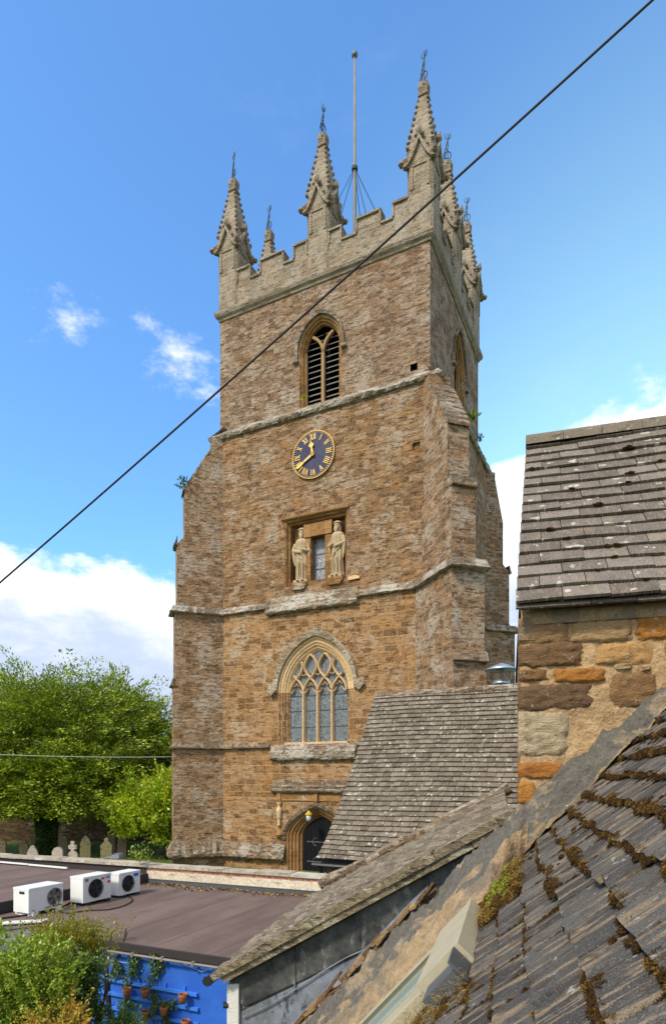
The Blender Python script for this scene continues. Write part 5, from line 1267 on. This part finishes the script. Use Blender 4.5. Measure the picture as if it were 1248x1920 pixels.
# roof window
sk = MB(); qs0, qs1 = -.72, -3.6; sA, sB = 4.30, 5.86
rw = None
q = MB()
for s0, w_ in ((sA, .13), (sB-.13, .13)):
    q.obox(rp(s0, qs1, .0), GA*w_, kk*(qs0-qs1), nn_*.13)
q.obox(rp(sA+.135, qs1, .13), GA*.03, kk*(qs0-qs1), nn_*.02); q.obox(rp(sB-.165, qs1, .13), GA*.03, kk*(qs0-qs1), nn_*.02)
rw = q.build('roof_window', M['creamframe'], nr)
q = MB(); q.obox(rp(sA+.13, qs1, .07), GA*(sB-sA-.26), kk*(qs0-qs1), nn_*.012); q.build('window_glass', M['rwglass'], rw)
q = MB(); q.obox(rp(sA-.02, qs0, .0), GA*(sB-sA+.02), kk*.42, nn_*.19); q.build('top_cover', M['creamframe'], rw)
q = MB(); q.obox(rp(sA-.33, qs0+.06, .03), GA*.30, kk*.30, nn_*.10); q.obox(rp(sA-.36, qs0+.365, .02), GA*.36, kk*.02, nn_*.17); q.build('lead_cheek', M['slateblk'], rw)
# moss on the near roof
random.seed(5); ms = MB(); V_ = []; Fc = []; RD = []
def tuft(p_, rad, n, rv, hgt, lean=.8):
    for _ in range(n):
        a = random.random()*6.283; rr = rad*math.sqrt(random.random())
        b = p_+(GA*math.cos(a)+kk*math.sin(a))*rr
        d = ((GA*math.cos(a)+kk*math.sin(a))*lean*random.random()+nn_*random.uniform(.5, 1.1)).normalized()*hgt*random.uniform(.6, 1.3)
        wv = (GA*random.uniform(-1, 1)+kk*random.uniform(-1, 1)).normalized()*hgt*.16
        i = len(V_); V_.extend([b-wv, b+wv, b+d]); Fc.append((i, i+1, i+2)); RD.append(min(1, max(0, rv+random.uniform(-.22, .22))))
def clump(s, q_, r, rv, h0=.02, tuf=True):
    p_ = rp(s, q_, h0); o_ = random.random()*50
    ms.rnd = max(0, rv*.6-.05)
    # flattened ball oriented to the roof
    n, m = 12, 6; top = None; ids_ = []
    for i in range(m+1):
        b = math.pi*.5*i/m
        row = []
        for j in range(n):
            a = 6.283*j/n; k_ = 1+.5*mnoise.noise(Vector((math.cos(a)*2, math.sin(a)*2, b*2+o_)))
            row.append(ms.p(p_+(GA*math.cos(a)+kk*math.sin(a))*(r*math.sin(b)*k_)+nn_*(r*.58*math.cos(b)*k_)))
        ids_.append(row)
    for i in range(m):
        for j in range(n): ms.face((ids_[i][j], ids_[i][(j+1) % n], ids_[i+1][(j+1) % n], ids_[i+1][j]))
    if tuf:
        for _ in range(int(30+r*2400)):
            a = random.random()*6.283; b = math.acos(random.random()); d = (GA*math.cos(a)+kk*math.sin(a))*math.sin(b)+nn_*math.cos(b)*.8
            base = p_+d*r*.92; hg_ = random.uniform(.005, .013); wv = d.cross(Vector((random.uniform(-1, 1), random.uniform(-1, 1), random.uniform(-1, 1)))).normalized()*.0030
            dd = (d+Vector((random.uniform(-.6, .6), random.uniform(-.6, .6), random.uniform(-.6, .6)))).normalized()*hg_
            i = len(V_); V_.extend([base-wv, base+wv, base+dd]); Fc.append((i, i+1, i+2)); RD.append(min(1, max(0, rv+random.uniform(-.15, .25))))
for (s, e, q0) in edges:
    if q0 < -1.6 or q0 > 2.6 or s < .5: continue
    den = mnoise.noise(Vector((s*1.1, q0*1.9, 3.3)))+mnoise.noise(Vector((s*3.1, q0*4.1, 8.3)))*.5
    x = s
    while x < e:
        if random.random() < .66+den*1.6+(.15 if q0 > .7 else 0):
            r = random.uniform(.012, .036)*(1+max(0, den)*1.1); dens_n = max(1, int(1+den*3))
            clump(x, q0-.006+random.uniform(-.016, .022), r, random.choice([.0, .04, .08, .12, .18, .35, .5]), .034)
        x += random.uniform(.012, .034)
    # joints
    if random.random() < .55+den*1.2:
        y = q0
        while y < q0+GAUGE:
            if random.random() < .65: clump(s+random.uniform(-.006, .006), y, random.uniform(.009, .024), random.choice([.0, .05, .12, .2]), .034*(1-(y-q0)/GAUGE*.6), True)
            y += random.uniform(.010, .028)
    if random.random() < .10+den*.5:
        for _ in range(4): clump(random.uniform(s, e), q0+random.uniform(.02, .2), random.uniform(.008, .026), random.choice([.05, .15, .3]), .036)
tag(ms.build('moss_cushions', M['straw'], nr), kind='stuff')
# straw heap and lower heap
for _ in range(560):
    f = random.random(); s = 4.95+1.70*random.random(); q_ = -.27+.52*random.random()*(.6+.4*random.random())-.03*(s-6.0)
    clump(s, q_, random.uniform(.02, .055), random.choice([.05, .15, .3, .5, .7]), .03+.06*random.random(), True)
def straw(s, q_, n, rv):
    for _ in range(n):
        p_ = rp(s+random.gauss(0, .10), q_+random.gauss(0, .05), .06+random.random()*.07); a = random.random()*6.28
        d = (GA*math.cos(a)+kk*math.sin(a)+nn_*random.uniform(-.3, .5)).normalized()*random.uniform(.02, .06); wv = nn_.cross(d).normalized()*.0025
        i = len(V_); V_.extend([p_-wv, p_+wv, p_+d]); Fc.append((i, i+1, i+2)); RD.append(min(1, max(0, rv+random.uniform(-.2, .2))))
for k in range(90): straw(5.0+1.6*random.random(), -.26+.48*random.random(), 40, random.choice([.3, .6, .85]))
for k in range(150):
    s = random.uniform(3.6, 4.32); q_ = random.uniform(-.95, -.35)
    if q_ > -.45 and s > 4.1: continue
    clump(s, q_, random.uniform(.015, .045), random.choice([.25, .5, .7]), .02, True)
    if k % 4 == 0: straw(s, q_, 40, .75)
for k in range(120): # ridge of moss beside the roof window
    s = random.uniform(4.02, 4.22); q_ = random.uniform(-1.9, -.3); clump(s, q_, random.uniform(.015, .04), random.choice([.2, .5, .7, .8]), .02, True)
gp = []
for k in range(16):
    s0, q0 = random.uniform(5.1, 6.5), random.uniform(-.24, .14)
    for j in range(26): gp.append(tuple(rp(s0+random.gauss(0, .035), q0+random.gauss(0, .02), .09+random.random()*.05)))
GREENP = gp
tm = bpy.data.meshes.new('moss_tufts'); tm.from_pydata([tuple(v_) for v_ in V_], [], Fc); tm.materials.append(M['straw'])
at_ = tm.attributes.new('rnd', 'FLOAT', 'FACE'); at_.data.foreach_set('value', RD)
o = bpy.data.objects.new('moss_fibres', tm); o['kind'] = 'stuff'; COL.objects.link(o); o.parent = nr
# ---------- overhead cables
def cat_(p0, p1, sag, n=40): return [p0.lerp(p1, k/n)-UP*sag*4*(k/n)*(1-k/n) for k in range(n+1)]
q = MB(); q.tube(cat_(at(-120, 1196, 9.5), at(1360, -126, 6.0), .07), .0125, 8); tag(q.build('overhead_cable', M['cable'], None, True), 'thick dark overhead cable crossing the sky and tower diagonally', 'cable')
q = MB(); q.tube(cat_(at(-200, 1404, 24), at(322, 1419, 27.6), .12), .014, 6); tag(q.build('overhead_cable', M['palecable'], None, True), 'thin pale cable strung across the yew tree to the tower', 'cable')
#==NATURE==
def leaves(name, P_, N_, size, asp, mt, rnd, parent=None, tri=False):
    "P_: Nx3 centres, N_: Nx3 growth directions"
    n = len(P_); d = N_/np.linalg.norm(N_, axis=1, keepdims=True)
    r = np.random.normal(size=(n, 3)); s = np.cross(d, r); s /= np.linalg.norm(s, axis=1, keepdims=True)
    sz = size*np.random.uniform(.6, 1.4, (n, 1)); L = d*sz; Wd = s*sz*asp
    v = np.stack([P_-L*.5, P_+Wd*.5, P_+L*.5, P_-Wd*.5], 1).reshape(-1, 3)
    me = bpy.data.meshes.new(name); me.vertices.add(4*n); me.vertices.foreach_set('co', v.ravel())
    me.loops.add(4*n); me.loops.foreach_set('vertex_index', np.arange(4*n)); me.polygons.add(n); me.polygons.foreach_set('loop_start', np.arange(n)*4)
    me.update(calc_edges=True); me.materials.append(M[mt])
    a = me.attributes.new('rnd', 'FLOAT', 'FACE'); a.data.foreach_set('value', np.clip(rnd, 0, 1).astype(np.float32))
    o = bpy.data.objects.new(name, me); COL.objects.link(o)
    if parent: o.parent = parent
    return o
def rv3(n):
    v = np.random.normal(size=(n, 3)); return v/np.linalg.norm(v, axis=1, keepdims=True)
def conifer_crown(center, radii, nspray, per, sl, lsize, droop=-.15, low=.0):
    """sprays of foliage pointing outwards and slightly down, over several shells of a lobed ellipsoid"""
    c = np.array(center); Rr = np.array(radii); P_, N_, K_ = [], [], []
    for i in range(nspray):
        d = rv3(1)[0]
        if d[2] < -.55: d[2] = -d[2]
        sh = random.random()**.45
        lob = 1+.34*mnoise.noise(Vector(d*2.3)+Vector(center))+.26*mnoise.noise(Vector(d*5)+Vector(center))
        p_ = c+d*Rr*sh*lob*np.array([1, 1, 1 if d[2] > 0 else .8])
        az_ = np.array([d[0], d[1], droop+max(0, d[2])*.75+random.uniform(-.12, .2)]); az_ /= np.linalg.norm(az_)
        side = np.cross(az_, [0, 0, 1]); side /= max(1e-6, np.linalg.norm(side))
        base_r = random.random(); ln = sl*random.uniform(.6, 1.7)
        t_ = np.random.random(per)**.8; w_ = np.random.uniform(-1, 1, per)*(.42*ln)*(1-t_*.75)
        q_ = p_+np.outer(t_*ln, az_)+np.outer(w_, side)+np.outer(-(np.abs(w_)*.35+t_**2*ln*.16), [0, 0, 1])+np.random.normal(size=(per, 3))*.04*ln
        nn2 = az_*1.0+np.outer(np.sign(w_)*.7, side)+np.random.normal(size=(per, 3))*.28
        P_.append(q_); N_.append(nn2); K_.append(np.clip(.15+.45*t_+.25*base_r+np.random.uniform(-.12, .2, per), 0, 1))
    return np.concatenate(P_), np.concatenate(N_), np.concatenate(K_)
def trunk(name, base, pts, rads, parent, mt='bark', n=10):
    q = MB(); 
    for path, rd in zip(pts, rads): q.tube(path, rd, n)
    return q.build(name, M[mt], parent, True)
def tree(name, pos, label, cat, crowns, mt, tr_pts, tr_r, leafsize, asp=.35, group=None):
    o = empty(name, pos, 0, label, cat, group)
    trunk('trunk', pos, tr_pts, tr_r, o)
    P_ = np.concatenate([c[0] for c in crowns]); N_ = np.concatenate([c[1] for c in crowns]); K_ = np.concatenate([c[2] for c in crowns])
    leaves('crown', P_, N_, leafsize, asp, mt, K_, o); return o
y0 = Vector(((88-CX)/F*32.5, 32.5, 0))
cr = [conifer_crown((.3, 0.8, 5.3), (4.3, 4.0, 3.55), 1150, 74, 1.7, .20), conifer_crown((-3.2, 1.0, 5.0), (3.8, 3.5, 3.3), 600, 74, 1.6, .20), conifer_crown((1.6, 0, 3.5), (3.8, 2.6, 1.9), 520, 74, 1.6, .20), conifer_crown((-2.6, -.4, 3.3), (3.8, 2.6, 1.7), 450, 74, 1.6, .20), conifer_crown((.6, -.6, 2.7), (4.6, 2.2, 1.1), 420, 38, 1.1, .20), conifer_crown((-4.0, -.6, 2.5), (3.0, 2.2, 1.1), 300, 38, 1.1, .20)]
lim = [[(0, 0, 0), (.05, 0, 2), (0, .2, 5), (.2, .3, 8)]]+[[(0, 0, 1.6+.3*k), (1.6*math.cos(k*1.3), 1.6*math.sin(k*1.3), 3.2+.4*k), (3.2*math.cos(k*1.3+.2), 3.0*math.sin(k*1.3+.2), 4.6+.5*k)] for k in range(7)]
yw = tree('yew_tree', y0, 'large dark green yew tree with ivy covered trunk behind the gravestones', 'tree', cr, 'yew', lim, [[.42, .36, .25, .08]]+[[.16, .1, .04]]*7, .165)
th_ = np.random.uniform(0, 6.28, 5200); zz_ = np.random.uniform(0, 2.6, 5200); rr_ = .46+.10*np.random.random(5200)+.05*np.sin(zz_*4+th_*2)
leaves('trunk_ivy', np.stack([rr_*np.cos(th_), rr_*np.sin(th_), zz_], 1), np.stack([np.cos(th_), np.sin(th_), -.8*np.ones(5200)], 1)+np.random.normal(size=(5200, 3))*.4, .10, .8, 'ivy', np.random.random(5200)*.5, yw)
y1 = Vector(((226-CX)/F*36, 36, 0))
cr = [conifer_crown((.0, 0, 4.9), (2.4, 2.4, 4.1), 700, 74, 1.45, .2), conifer_crown((1.5, 0, 4.0), (1.9, 2.0, 3.0), 380, 74, 1.4, .2), conifer_crown((-.5, 0, 2.6), (2.6, 2.0, 1.7), 300, 50, 1.4, .2)]
lim = [[(0, 0, 0), (.05, 0, 3), (0, .2, 7.5)]]+[[(0, 0, 2+.5*k), (1.3*math.cos(k*1.7), 1.3*math.sin(k*1.7), 3+.7*k)] for k in range(6)]
tree('yew_tree', y1, 'tapering yew tree standing beside the tower, behind the small bright tree', 'tree', cr, 'yew', lim, [[.3, .22, .06]]+[[.1, .04]]*6, .165)
def bushy(center, radii, nclump, per, cs, flat=.7):
    c = np.array(center); Rr = np.array(radii); P_, N_, K_ = [], [], []
    for i in range(nclump):
        d = rv3(1)[0]; sh = random.random()**.4; lob = 1+.35*mnoise.noise(Vector(d*2.1)+Vector(center)*3)
        p_ = c+d*Rr*sh*lob; b = random.random()
        q_ = p_+np.random.normal(size=(per, 3))*cs*np.array([1, 1, flat]); nn2 = (q_-p_)/cs+d*.7+np.random.normal(size=(per, 3))*.6+np.array([0, 0, .2])
        if i % 3 == 0:   # shoot sticking out of the mass
            o_ = d*.6+np.array([0, 0, .7]); o_ /= np.linalg.norm(o_); tt = np.random.random(per)
            q_ = p_+np.outer(tt*cs*5.0, o_)+np.random.normal(size=(per, 3))*cs*.28; nn2 = o_+np.random.normal(size=(per, 3))*.6
        P_.append(q_); N_.append(nn2); K_.append(.45*b+.12+np.random.uniform(0, .5, per))
    return np.concatenate(P_), np.concatenate(N_), np.concatenate(K_)
t0_ = Vector(((314-CX)/F*30.8, 30.8, 0))
lim = [[(0, 0, 0), (-.1, 0, .7), (-.5, .1, 1.3), (-1.0, 0, 2.4)], [(-.1, 0, .7), (.3, .1, 1.8), (.2, 0, 3.0)], [(-.5, .1, 1.3), (-1.6, .2, 1.8)], [(-.4, 0, 1.2), (-.2, -.2, 2.6), (-.4, 0, 3.4)]]
tree('small_tree', t0_, 'small bright yellow green tree between the yew and the tower', 'tree', [bushy((-1.25, 0, 2.55), (1.65, 1.5, 1.35), 330, 36, .20), bushy((.15, .3, 2.9), (1.3, 1.3, 1.45), 260, 36, .20), bushy((-2.0, 0, 1.75), (.9, .9, .6), 90, 36, .16), bushy((.0, 0, 1.4), (.9, .9, .7), 80, 36, .16)], 'acer', lim, [[.10, .09, .07, .03], [.07, .05, .02], [.05, .02], [.06, .04, .02]], .135, .6)
# far hedgerow
n = 26000; hx = np.random.uniform(-160, 140, n); hp = np.stack([hx, 110+np.random.normal(0, 3, n)+.1*hx, np.abs(np.random.normal(0, 1, n))*2.0+.3*np.sin(hx*.2)+1.5], 1)
tag(leaves('distant_hedgerow', hp, np.random.normal(size=(n, 3))+np.array([0, 0, .5]), 1.0, .7, 'yew', np.random.random(n)*.8), 'far line of trees and hedges beyond the churchyard', 'hedgerow', kind='stuff')
# churchyard wall
ww0 = Vector(((-260-CX)/F*38, 38, 0)); ww1 = Vector(((420-CX)/F*40, 40, 0)); d = ww1-ww0
q = MB(); q.obox(ww0, d, Vector((-d.y, d.x, 0)).normalized()*.45, (0, 0, 1.75)); x = 0; dn_ = d.normalized(); cwall = empty('churchyard_wall', (0, 0, 0), 0, 'long brown rubble wall at the back of the churchyard under the yew', 'wall')
q.build('rubble_face', M['cyard'], cwall); q = MB()
while x < d.length:
    l_ = random.uniform(.3, .6); q.rnd = random.random(); q.obox(ww0+dn_*x+Vector((-dn_.y, dn_.x, 0))*-.03+UP*(1.75+random.uniform(0, .02)), dn_*l_*.96, Vector((-dn_.y, dn_.x, 0))*.5, (0, 0, random.uniform(.08, .14))); x += l_
q.build('coping', M['cyard'], cwall)
# gravestones
gm = {'brown': stone('gravestone_brown', [(.15, .11, .07), (.19, .14, .09), (.21, .16, .10)], (.15, .11, .07), bw=9, rh=9, msize=0, lich=.35, lcol=(.36, .33, .24), mfac=0, distort=0, bumpd=.02),
      'pale': stone('gravestone_pale', [(.38, .33, .27), (.42, .37, .30), (.45, .40, .33)], (.3, .3, .3), bw=9, rh=9, msize=0, lich=.3, lcol=(.52, .50, .46), mfac=0, distort=0, bumpd=.02),
      'green': stone('gravestone_green', [(.17, .15, .07), (.21, .185, .09), (.24, .21, .11)], (.15, .13, .07), bw=9, rh=9, msize=0, lich=.3, lcol=(.32, .31, .17), mfac=0, distort=0, bumpd=.02)}
def gs_outline(kind, w_, h_):
    hw = w_/2
    if kind == 'round': return [(-hw, 0), (-hw, h_-hw)]+[(-hw*math.cos(a), h_-hw+hw*math.sin(a)) for a in [math.pi*k/12 for k in range(1, 12)]]+[(hw, h_-hw), (hw, 0)]
    if kind == 'flat': return [(-hw, 0), (-hw, h_-.08), (-hw*.7, h_), (hw*.7, h_), (hw, h_-.08), (hw, 0)]
    if kind == 'point': 
        a = [(-hw+hw*(k/8), h_-w_*.75+w_*.75*math.sin(k/8*math.pi/2)**.9) for k in range(9)]; return [(-hw, 0)]+a+[(-x, z) for x, z in a[::-1][1:]]+[(hw, 0)]
    if kind == 'ogee': 
        a = [(-hw, h_-.42), (-hw*1.05, h_-.34), (-hw*.8, h_-.30), (-hw*.62, h_-.14), (-hw*.35, h_-.10), (-hw*.2, h_-.05), (0, h_)]; return [(-hw, 0)]+a+[(-x, z) for x, z in a[::-1][1:]]+[(hw, 0)]
    if kind == 'shoulder':
        a = [(-hw, h_-.30), (-hw*.86, h_-.30)]+[(-hw*.86*math.cos(t_), h_-.30+.30*math.sin(t_)) for t_ in [math.pi/2*k/6 for k in range(1, 7)]]; return [(-hw, 0)]+a+[(-x, z) for x, z in a[::-1][1:]]+[(hw, 0)]
    if kind == 'knob':
        a = [(-hw, h_-.42), (-hw*1.08, h_-.36), (-hw*.9, h_-.30), (-hw*.45, h_-.20), (-hw*.3, h_-.13), (-hw*.38, h_-.06), (-hw*.2, h_), (0, h_+.01)]; return [(-hw, 0)]+a+[(-x, z) for x, z in a[::-1][1:]]+[(hw, 0)]
    if kind == 'cross':
        a = [(-hw, h_-.62), (-hw*.75, h_-.52), (-hw*.35, h_-.44), (-hw*.35, h_-.36), (-hw*.8, h_-.36), (-hw*.85, h_-.18), (-hw*.35, h_-.18), (-hw*.35, h_), (0, h_)]; return [(-hw, 0)]+a+[(-x, z) for x, z in a[::-1][1:]]+[(hw, 0)]
GS = [(-8, 11, 1576, 30, 'flat', 'brown', 'flat topped brown gravestone cut by the left edge of the view'),
      (37, 54, 1574, 30.5, 'point', 'brown', 'pointed brown gravestone second from the left edge'),
      (52, 71, 1585, 28.5, 'point', 'pale', 'pale pointed gravestone just left of the ivy trunk'),
      (58, 71, 1566, 33.5, 'round', 'green', 'greenish round gravestone partly hidden behind the ivy trunk'),
      (97, 117, 1588, 28.5, 'round', 'pale', 'low pale round topped gravestone right of the ivy trunk'),
      (110, 127, 1567, 31.5, 'round', 'brown', 'tall dark round topped gravestone behind the low pale one'),
      (127, 146, 1577, 28.8, 'cross', 'pale', 'pale gravestone topped by a small stone cross'),
      (150, 169, 1566, 29.8, 'ogee', 'green', 'tall mossy green gravestone with curved top'),
      (149, 164, 1552, 34, 'round', 'brown', 'dark round gravestone standing behind the tall mossy one'),
      (189, 210, 1571, 28.8, 'knob', 'green', 'shaped gravestone with knob on top beside the floodlight'),
      (202, 216, 1564, 32, 'round', 'brown', 'narrow dark gravestone between the knob topped and shouldered ones'),
      (219, 237, 1561, 31.5, 'shoulder', 'brown', 'tall brown gravestone with shoulders, rightmost of the row')]
for a, b, ty, Y, kind, col, lab in GS:
    p_ = at((a+b)/2, 1455, Y); h_ = EYE-(ty-HY)/F*Y; w_ = (b-a)/F*Y
    q = MB(); q.prism([(x, 0, z) for x, z in gs_outline(kind, w_, h_)], (0, .12, 0)); o = q.build('gravestone', gm[col]); o.location = (p_.x, Y, -.01); o.rotation_euler = (random.uniform(-.04, .04), random.uniform(-.04, .04), random.uniform(-.15, .15))
    tag(o, lab, 'gravestone', 'gravestones in the churchyard')
q = MB(); q.box(-.5, .5, -.2, .25, 0, .18); o = q.build('grave_slab', gm['brown']); o.location = on_z(305, 1600, 0); tag(o, 'low flat brown grave slab on the lawn beside the tower foot', 'grave slab')
# lawn tufts near the tower
n = 9000; gp_ = np.stack([np.random.uniform(-20, -5, n), np.random.uniform(22, 37, n), np.random.uniform(.0, .05, n)], 1)
tag(leaves('lawn_grass', gp_, np.stack([np.random.normal(0, .4, n), np.random.normal(0, .4, n), np.ones(n)], 1), .11, .25, 'acer2', np.random.random(n)*.6), 'short rough grass growing between the gravestones', 'grass', kind='stuff')
gp = np.array(GREENP); leaves('green_sprigs', gp, np.random.normal(size=gp.shape)+np.array([0, 0, .8]), .022, .5, 'acer', np.random.random(len(gp))*.6, nr)['kind'] = 'stuff'
# garden shrubs bottom left
def shrub(name, px, py, Y, label, parts, mt, ls, asp=.6):
    c = at(px, py, Y); o = empty(name, (c.x, c.y, 0), 0, label, 'shrub')
    trs = [[(0, 0, 0), (random.uniform(-.1, .1), 0, c.z*.5), (random.uniform(-.3, .3), random.uniform(-.2, .2), c.z)] for _ in range(4)]
    trunk('stem', c, trs, [[.03, .02, .008]]*4, o)
    cs = [bushy((dx_, dy_, c.z+dz_), rr, ncl, 34, cs_) for dx_, dy_, dz_, rr, ncl, cs_ in parts]
    leaves('foliage', *[np.concatenate([q_[i] for q_ in cs]) for i in (0, 1)], ls, asp, mt, np.concatenate([q_[2] for q_ in cs]), o); return o
shrub('garden_shrub', 128, 1775, 8.3, 'olive green feathery shrub growing above the flat roof edge', [(-.05, 0, .0, (.46, .35, .36), 420, .055), (.2, 0, -.15, (.34, .3, .32), 220, .055), (-.1, 0, -.5, (.42, .3, .45), 170, .07)], 'olive', .034, .4)
shrub('garden_shrub', 60, 1835, 7.4, 'large yellow green leafy shrub in the bottom left corner', [(-.05, 0, .02, (.50, .4, .40), 300, .06), (-.4, 0, -.35, (.45, .4, .35), 160, .07), (.2, 0, -.15, (.28, .3, .3), 100, .06), (-.35, 0, .12, (.25, .3, .16), 60, .05), (.12, 0, -.5, (.4, .3, .3), 120, .06)], 'acer2', .048, .55)
shrub('garden_shrub', 118, 1890, 7.0, 'rusty orange tinged shrub below the yellow green one', [(.0, 0, -.10, (.28, .3, .14), 36, .05), (-.1, -.1, -.28, (.4, .3, .20), 46, .05)], 'rusty', .036, .5)
shrub('garden_shrub', 178, 1850, 8.0, 'darker green shrub with trailing shoots against the blue wall', [(-.14, .0, .05, (.13, .2, .38), 70, .05), (-.02, 0, .27, (.20, .14, .08), 30, .04), (-.16, 0, -.35, (.18, .2, .25), 60, .05), (.02, .05, -.33, (.12, .1, .08), 14, .04)], 'ivy', .042, .6)
shrub('garden_shrub', 232, 1918, 7.9, 'small dark leafy plant at the foot of the blue wall', [(.0, 0, -.05, (.20, .18, .12), 60, .05)], 'ivy', .05, .5)
shrub('garden_shrub', 210, 1745, 9.6, 'thin seed headed sprig standing at the roof edge', [(-.1, 0, .0, (.16, .1, .12), 10, .05), (.12, 0, .02, (.10, .1, .10), 6, .04)], 'olive', .03, .4)
# climbing ivy strands
iv = empty('climbing_ivy', (N0.x, N0.y, 0), 0, 'trailing ivy strands hanging down the blue wall around the pots', 'climbing plant')
P_ = []; strands = [[(250, 1785), (245, 1815), (238, 1850)], [(290, 1792), (285, 1825), (278, 1858)], [(285, 1862), (292, 1880), (285, 1905)], [(238, 1868), (242, 1890), (240, 1915)], [(300, 1880), (318, 1888), (330, 1880)], [(215, 1800), (225, 1822), (210, 1830)], [(296, 1790), (300, 1810), (292, 1826)], [(255, 1790), (256, 1810), (250, 1830)], [(308, 1893), (312, 1910), (312, 1925)]]
stm = MB()
for st_ in strands:
    W3 = [onblue(*p_, .05) for p_ in st_]; O3 = Vector((N0.x, N0.y, 0)); stm.tube([v_-O3 for v_ in W3], .004, 4)
    for k in range(240):
        f = random.random()*2; a, b = W3[int(f)], W3[min(2, int(f)+1)]; v_ = a.lerp(b, f-int(f)); v_ = v_-O3; P_.append((v_.x+random.gauss(0, .04), v_.y+random.gauss(0, .02)-.02, v_.z+random.gauss(0, .04)))
P_ = np.array(P_); leaves('foliage', P_, np.random.normal(size=P_.shape)+np.array([0, -.3, -.6]), .038, .75, 'ivy', np.random.random(len(P_))*1.0, iv); stm.build('stem', M['bark'], iv)
# weeds on the tower
def weed(p_, label, n, sp, mt, ls):
    o = empty('wall_weed', p_, 0, label, 'weed', None); q = MB(); P2 = []; N2 = []
    for k in range(9):
        d = Vector((random.uniform(-1, 1), random.uniform(-1, .2), random.uniform(.2, 1))).normalized()*sp; q.tube([(0, 0, 0), tuple(d*.6+UP*.05), tuple(d)], .012, 4)
        for _ in range(n): f = random.random(); P2.append(tuple(d*f+Vector((random.gauss(0, .05), random.gauss(0, .05), random.gauss(0, .05))))); N2.append(tuple(d+Vector((random.gauss(0, .3),)*3)))
    q.build('stem', M['bark'], o); leaves('foliage', np.array(P2), np.array(N2)+.001, ls, .5, mt, np.random.random(len(P2)), o)
weed(P0(XL-.80, -.85, 17.05), 'leafy weed sprouting on the top of the left tower buttress', 14, .62, 'ivy', .13)
weed(P0(.95, 1.6, 18.4)+XA*.0, 'bright green tuft growing beside the right buttress top', 20, .36, 'acer2', .10)
weed(P0(.15, 6.2, 19.9), 'wispy dark weed on the string course at the tower side', 6, .38, 'ivy', .08)
weed(P0(-5.9, -.05, 20.15), 'tiny green tuft under the belfry window', 10, .13, 'acer', .06)
weed(cw0+WD*(x_m-.12)-WN*.12+UP*.2, 'green weed growing behind the farthest air conditioner', 40, .30, 'acer2', .06)
